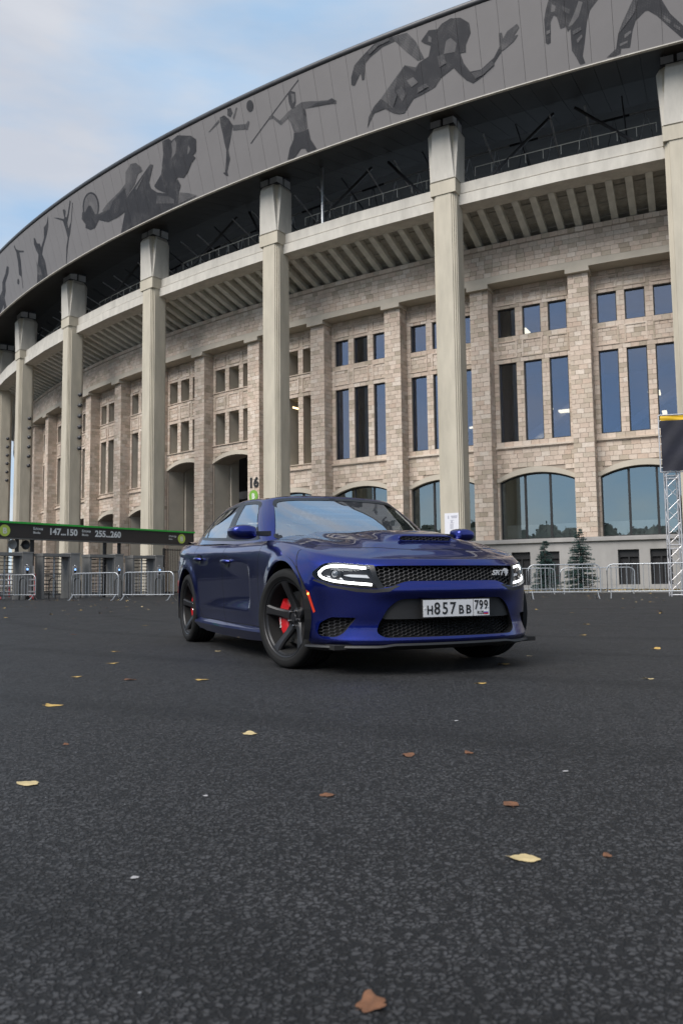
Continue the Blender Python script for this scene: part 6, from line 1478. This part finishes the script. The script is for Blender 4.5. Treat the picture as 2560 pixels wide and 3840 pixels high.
# ------------------------------------------------------------------ kerb, grass strip and leaf litter at the foot of the plinth
M['kerb'] = principled('kerb_stone', (.17, .165, .155), .9, var=.2, vscale=4)
M['turf'] = principled('yellowed_turf', (.085, .08, .03), .95, var=.5, vscale=12)
M['leafA'] = principled('leaf_yellow', (.46, .30, .085), .7, var=.25, vscale=30)
M['leafB'] = principled('leaf_pale', (.50, .39, .20), .7, var=.2, vscale=30)
M['leafC'] = principled('leaf_rust', (.15, .065, .03), .75, var=.3, vscale=30)
M['leafD'] = principled('leaf_grey', (.34, .33, .33), .8, var=.2, vscale=30)
tf = MB(); kb = MB()
def spos(R, th, z): x, y, _ = pol(R, th, 0); return (x+CX, y+CY, z)
for i in range(52):
    a, c = -103.3-.45*i, -103.3-.45*(i+1)
    tf.quad(spos(110.6, a, .07), spos(116.2, a, .05), spos(116.2, c, .05), spos(110.6, c, .07))
    p = [spos(116.2, a+.004, 0), spos(116.34, a+.004, 0), spos(116.34, c-.004+.012, 0), spos(116.2, c+.008, 0)]
    k_ = MB(); k_.hexa([(x, y, -.1) for x, y, z in p]+[(x, y, .10) for x, y, z in p]); o = k_.build('kerb_stone', M['kerb']); o['kind'] = 'structure'
tf.build('lawn_strip', M['turf'], kind='structure', label='yellowed turf strip with fallen leaves at the foot of the plinth')
gr = MB(); r = random.Random(11)
for i in range(5200):
    th = r.uniform(-126, -111); R = r.uniform(110.9, 116.15); x, y, z = spos(R, th, .06); a = r.uniform(0, 2*PI); h_ = r.uniform(.04, .12); w_ = .006
    gr.add([(x-w_*math.cos(a), y-w_*math.sin(a), z), (x+w_*math.cos(a), y+w_*math.sin(a), z), (x+r.uniform(-.04, .04), y+r.uniform(-.04, .04), z+h_)], [(0, 1, 2)])
me = gr.mesh('grass', M['turf'], fix=False); link('grass', me, kind='stuff', label='thin yellowed grass blades along the plinth', cat='grass')

# ------------------------------------------------------------------ fallen leaves
def leaf_mesh(mat_, seed, curl=.25, length=.075, ratio=.80, lobes=0):
    r = random.Random(seed); nr, na = 5, 30; b = MB(); vs = [(0, 0, .003)]
    ph = [r.uniform(0, 6.3) for _ in range(4)]
    for i in range(1, nr+1):
        s = i/nr
        for j in range(na):
            a = 2*PI*j/na
            o = 1+.10*math.sin(3*a+ph[0])+.06*math.sin(7*a+ph[1])+r.uniform(-.05, .05)
            o *= 1+.25*max(0, math.cos(a))**6                  # tip
            if lobes: o *= .72+.42*abs(math.cos(lobes*a/2+.2))**.7
            x, y = math.cos(a)*o*.46*s, math.sin(a)*o*.46*ratio*s
            z = .012+curl*(.16*s*s*math.sin(a+ph[2])+.14*s*s*math.sin(2*a+ph[3])+.07*math.sin(9*x+ph[0])*s+.05*math.sin(13*y+ph[1])*s)+.05*curl*abs(y)
            vs.append((x*length, y*length, max(.012, z+.05*curl)*length))
    fs = [(0, 1+j, 1+(j+1) % na) for j in range(na)]
    for i in range(nr-1):
        for j in range(na): p, q_ = 1+i*na+j, 1+i*na+(j+1) % na; fs.append((p, p+na, q_+na, q_))
    b.add(vs, fs)
    b.tube([(-.40*length, 0, .003), (-.56*length, .01*length, .003), (-.66*length, .03*length, .0025)], [.0010, .0008, .0005], 4)
    return b.mesh('fallen_leaf', mat_, True)
LM = {k: [leaf_mesh(M[m_], 10*i+j, c) for j, c in enumerate((.25, .5, .9))] for i, (k, m_) in enumerate((('A', 'leafA'), ('B', 'leafB'), ('C', 'leafC'), ('D', 'leafD')))}
LM['E'] = [leaf_mesh(M['leafC'], 77, 1.1, .075, 1.0, 5)]*3
LEAVES = [  # x, y, kind, size, curl, label
 (.40, 1.85, 'B', 1.12, 0, 'large pale yellow leaf lying flat, the biggest pale one in the right foreground'), (-1.0, 2.58, 'B', 1.3, 0, 'pale yellow leaf lying alone at the left edge of the foreground'),
 (-1.51, 4.21, 'A', 1.6, 1, 'golden leaf with a lifted edge, left of the car front wheel in mid distance'), (-.39, 3.37, 'B', 1.1, 1, 'small pale leaf lying straight below the car front wheel'),
 (-.92, 5.24, 'A', 1.6, 0, 'yellow leaf in the middle of a loose row left of the front tyre'), (-1.4, 5.29, 'C', 1.4, 1, 'rust and yellow leaf in the row of leaves left of the front tyre'),
 (-1.81, 5.49, 'A', 1.2, 0, 'small yellow leaf at the left end of the row before the rear wheel'), (-1.82, 6.39, 'A', 1.5, 0, 'yellow leaf lying a little in front of the rear wheel'),
 (.23, 2.93, 'C', 1., 1, 'rusty leaf left of another curled one, below the number plate'), (.45, 2.95, 'C', .7, 2, 'small curled rusty leaf right below the number plate'),
 (-.05, 2.40, 'C', .75, 1, 'orange brown leaf near the picture centre line in the foreground'), (.46, 2.28, 'C', .95, 1, 'reddish brown leaf a little above the large pale leaf'),
 (.59, 1.86, 'C', .45, 2, 'tiny brown leaf scrap right of the large pale leaf'), (.035, 1.235, 'E', .75, 2, 'big curled brown leaf closest to the camera'),
 (-1.09, 3.19, 'C', .5, 2, 'tiny brown leaf left, between two golden ones'), (1.19, 5.99, 'A', 1.6, 1, 'yellow green leaf just in front of the far front tyre'),
 (1.52, 6.6, 'B', 1., 0, 'small pale leaf right of the far front tyre'), (.83, 4.9, 'A', 1.2, 1, 'amber leaf a step in front of the bumper'), (2.76, 7.11, 'A', 1.5, 2, 'upright yellow leaf far to the right of the car'),
 (1.89, 5.02, 'B', 1.1, 2, 'pale curled leaf at the right edge, nearer than the car'), (-2.12, 7.5, 'A', 1.4, 0, 'yellow leaf left of the rear wheel on the open asphalt'), (.72, 2.66, 'D', .4, 0, 'greyish scrap of leaf in the right foreground'),
 (.50, 3.62, 'D', .4, 0, 'pale grey scrap of leaf below the bumper'), (2.67, 8.96, 'A', 1.5, 0, 'amber leaf beyond the car on its right, the nearer of two'), (3.36, 11.08, 'A', 1.6, 1, 'amber leaf beyond the car on its right, the farther of two'),
 (-3.38, 10.1, 'C', 1.4, 1, 'rusty leaf far left, behind the level of the rear wheel'), (-2.96, 12.1, 'A', 1.4, 0, 'yellow leaf left of the car tail, on its own'), (-4.24, 11.47, 'B', 1.2, 0, 'pale leaf far left in the middle distance'),
 (-5.02, 15.06, 'A', 1.5, 0, 'golden leaf far left, before the scattered ones near the barriers'), (-6.55, 15.64, 'A', 1.6, 1, 'golden leaf at the far left picture edge'), (-1.15, 7.41, 'B', 1., 0, 'small pale leaf in the shade beside the sill of the car'),
 (-.45, 1.76, 'D', .32, 0, 'pale grey smear of leaf in the left foreground'), (-.41, 2.41, 'D', .3, 0, 'tiny white fleck of leaf left of the picture middle')]  # the pale smear is a white stain, laid as a flat grey leaf mesh
r = random.Random(4)
for x, y, k, s, c, lab in LEAVES:
    o = link('fallen_leaf', LM[k][c], None, (x, y, .002), r.uniform(-.5, .5) if s > 1 else r.uniform(0, 6), label=lab, cat='leaf', group='single leaves on the asphalt'); s *= .74; o.scale = (s, s*1.1, s*.55)
FAR = 'small dry leaf on the asphalt among those strewn before the barriers'
for i in range(150):
    right = i % 2
    if right: y = r.uniform(14, 33); x = r.uniform(.14*y, .42*y)
    else: y = r.uniform(17, 33); x = r.uniform(-.43*y, -.20*y)
    if r.random() < .5: y = 33-(33-y)*.35
    s = r.uniform(.7, 1.25); o = link('fallen_leaf', LM[r.choice('ABBAC')][r.randrange(3)], None, (x, y, .003), r.uniform(0, 6.3), label=FAR, cat='leaf', group='leaves strewn before the barriers'); o.scale = (s, s, s)
lt = MB()
for i in range(2600):
    th = r.uniform(-127, -111); R = 110.9+5.6*r.random()**.6; x, y, z = spos(R, th, .08); a = r.uniform(0, 6.3); s = r.uniform(.03, .065); c, d = math.cos(a)*s, math.sin(a)*s; t_ = r.uniform(-.03, .03)
    lt.mi = r.choice((0, 0, 1, 1, 2)); lt.add([(x-c, y-d, z), (x+d*.6, y-c*.6, z+t_+.02), (x+c, y+d, z+.01), (x-d*.6, y+c*.6, z-t_*.5+.02)], [(0, 1, 2, 3)])
me = lt.mesh('leaf_litter', [M['leafA'], M['leafB'], M['leafC']], fix=False); link('leaf_litter', me, kind='stuff', label='yellow leaf litter along the kerb and plinth', cat='leaves')

# ------------------------------------------------------------------ what stands across the square, seen only in glass and paint
M['far_leaf'] = principled('far_foliage', (.045, .055, .028), .9, var=.5, vscale=.6)
wd = MB(); r = random.Random(21)
for i in range(520):
    a = R_(r.uniform(121, 372)); d = r.uniform(85, 130); x, y = d*math.cos(a), d*math.sin(a)-8; h_ = r.uniform(8, 12.5); w_ = r.uniform(4, 7.5)
    o0 = len(wd.v); n = 12; m = 8; vs = []
    for j in range(m+1):
        f = j/m; rr = w_*math.sin(PI*min(.97, .12+.88*f))**.6
        for k in range(n): b_ = 2*PI*k/n; q_ = rr*(1+r.uniform(-.13, .13)); vs.append((x+q_*math.cos(b_), y+q_*math.sin(b_), .6+h_*f+r.uniform(-.25, .25)))
    wd.add(vs, [(j*n+k, j*n+(k+1) % n, (j+1)*n+(k+1) % n, (j+1)*n+k) for j in range(m) for k in range(n)]+[tuple(m*n+k for k in range(n))])
    for k in range(110):
        f = r.random(); rr = w_*math.sin(PI*min(.97, .12+.88*f))**.6*r.uniform(.85, 1.12); b_ = r.uniform(0, 2*PI)
        p = Vector((x+rr*math.cos(b_), y+rr*math.sin(b_), .6+h_*f+r.uniform(-.3, .6))); u = Vector((r.gauss(0, 1), r.gauss(0, 1), r.gauss(0, 1))).normalized()*r.uniform(.3, .8); q_ = u.orthogonal().normalized()*r.uniform(.25, .6)
        wd.add([p-u, p-q_, p+u, p+q_], [(0, 1, 2, 3)])
me = wd.mesh('far_wood', M['far_leaf'], fix=False); link('far_wood', me, kind='stuff', label='dark belt of trees across the square', cat='wood')
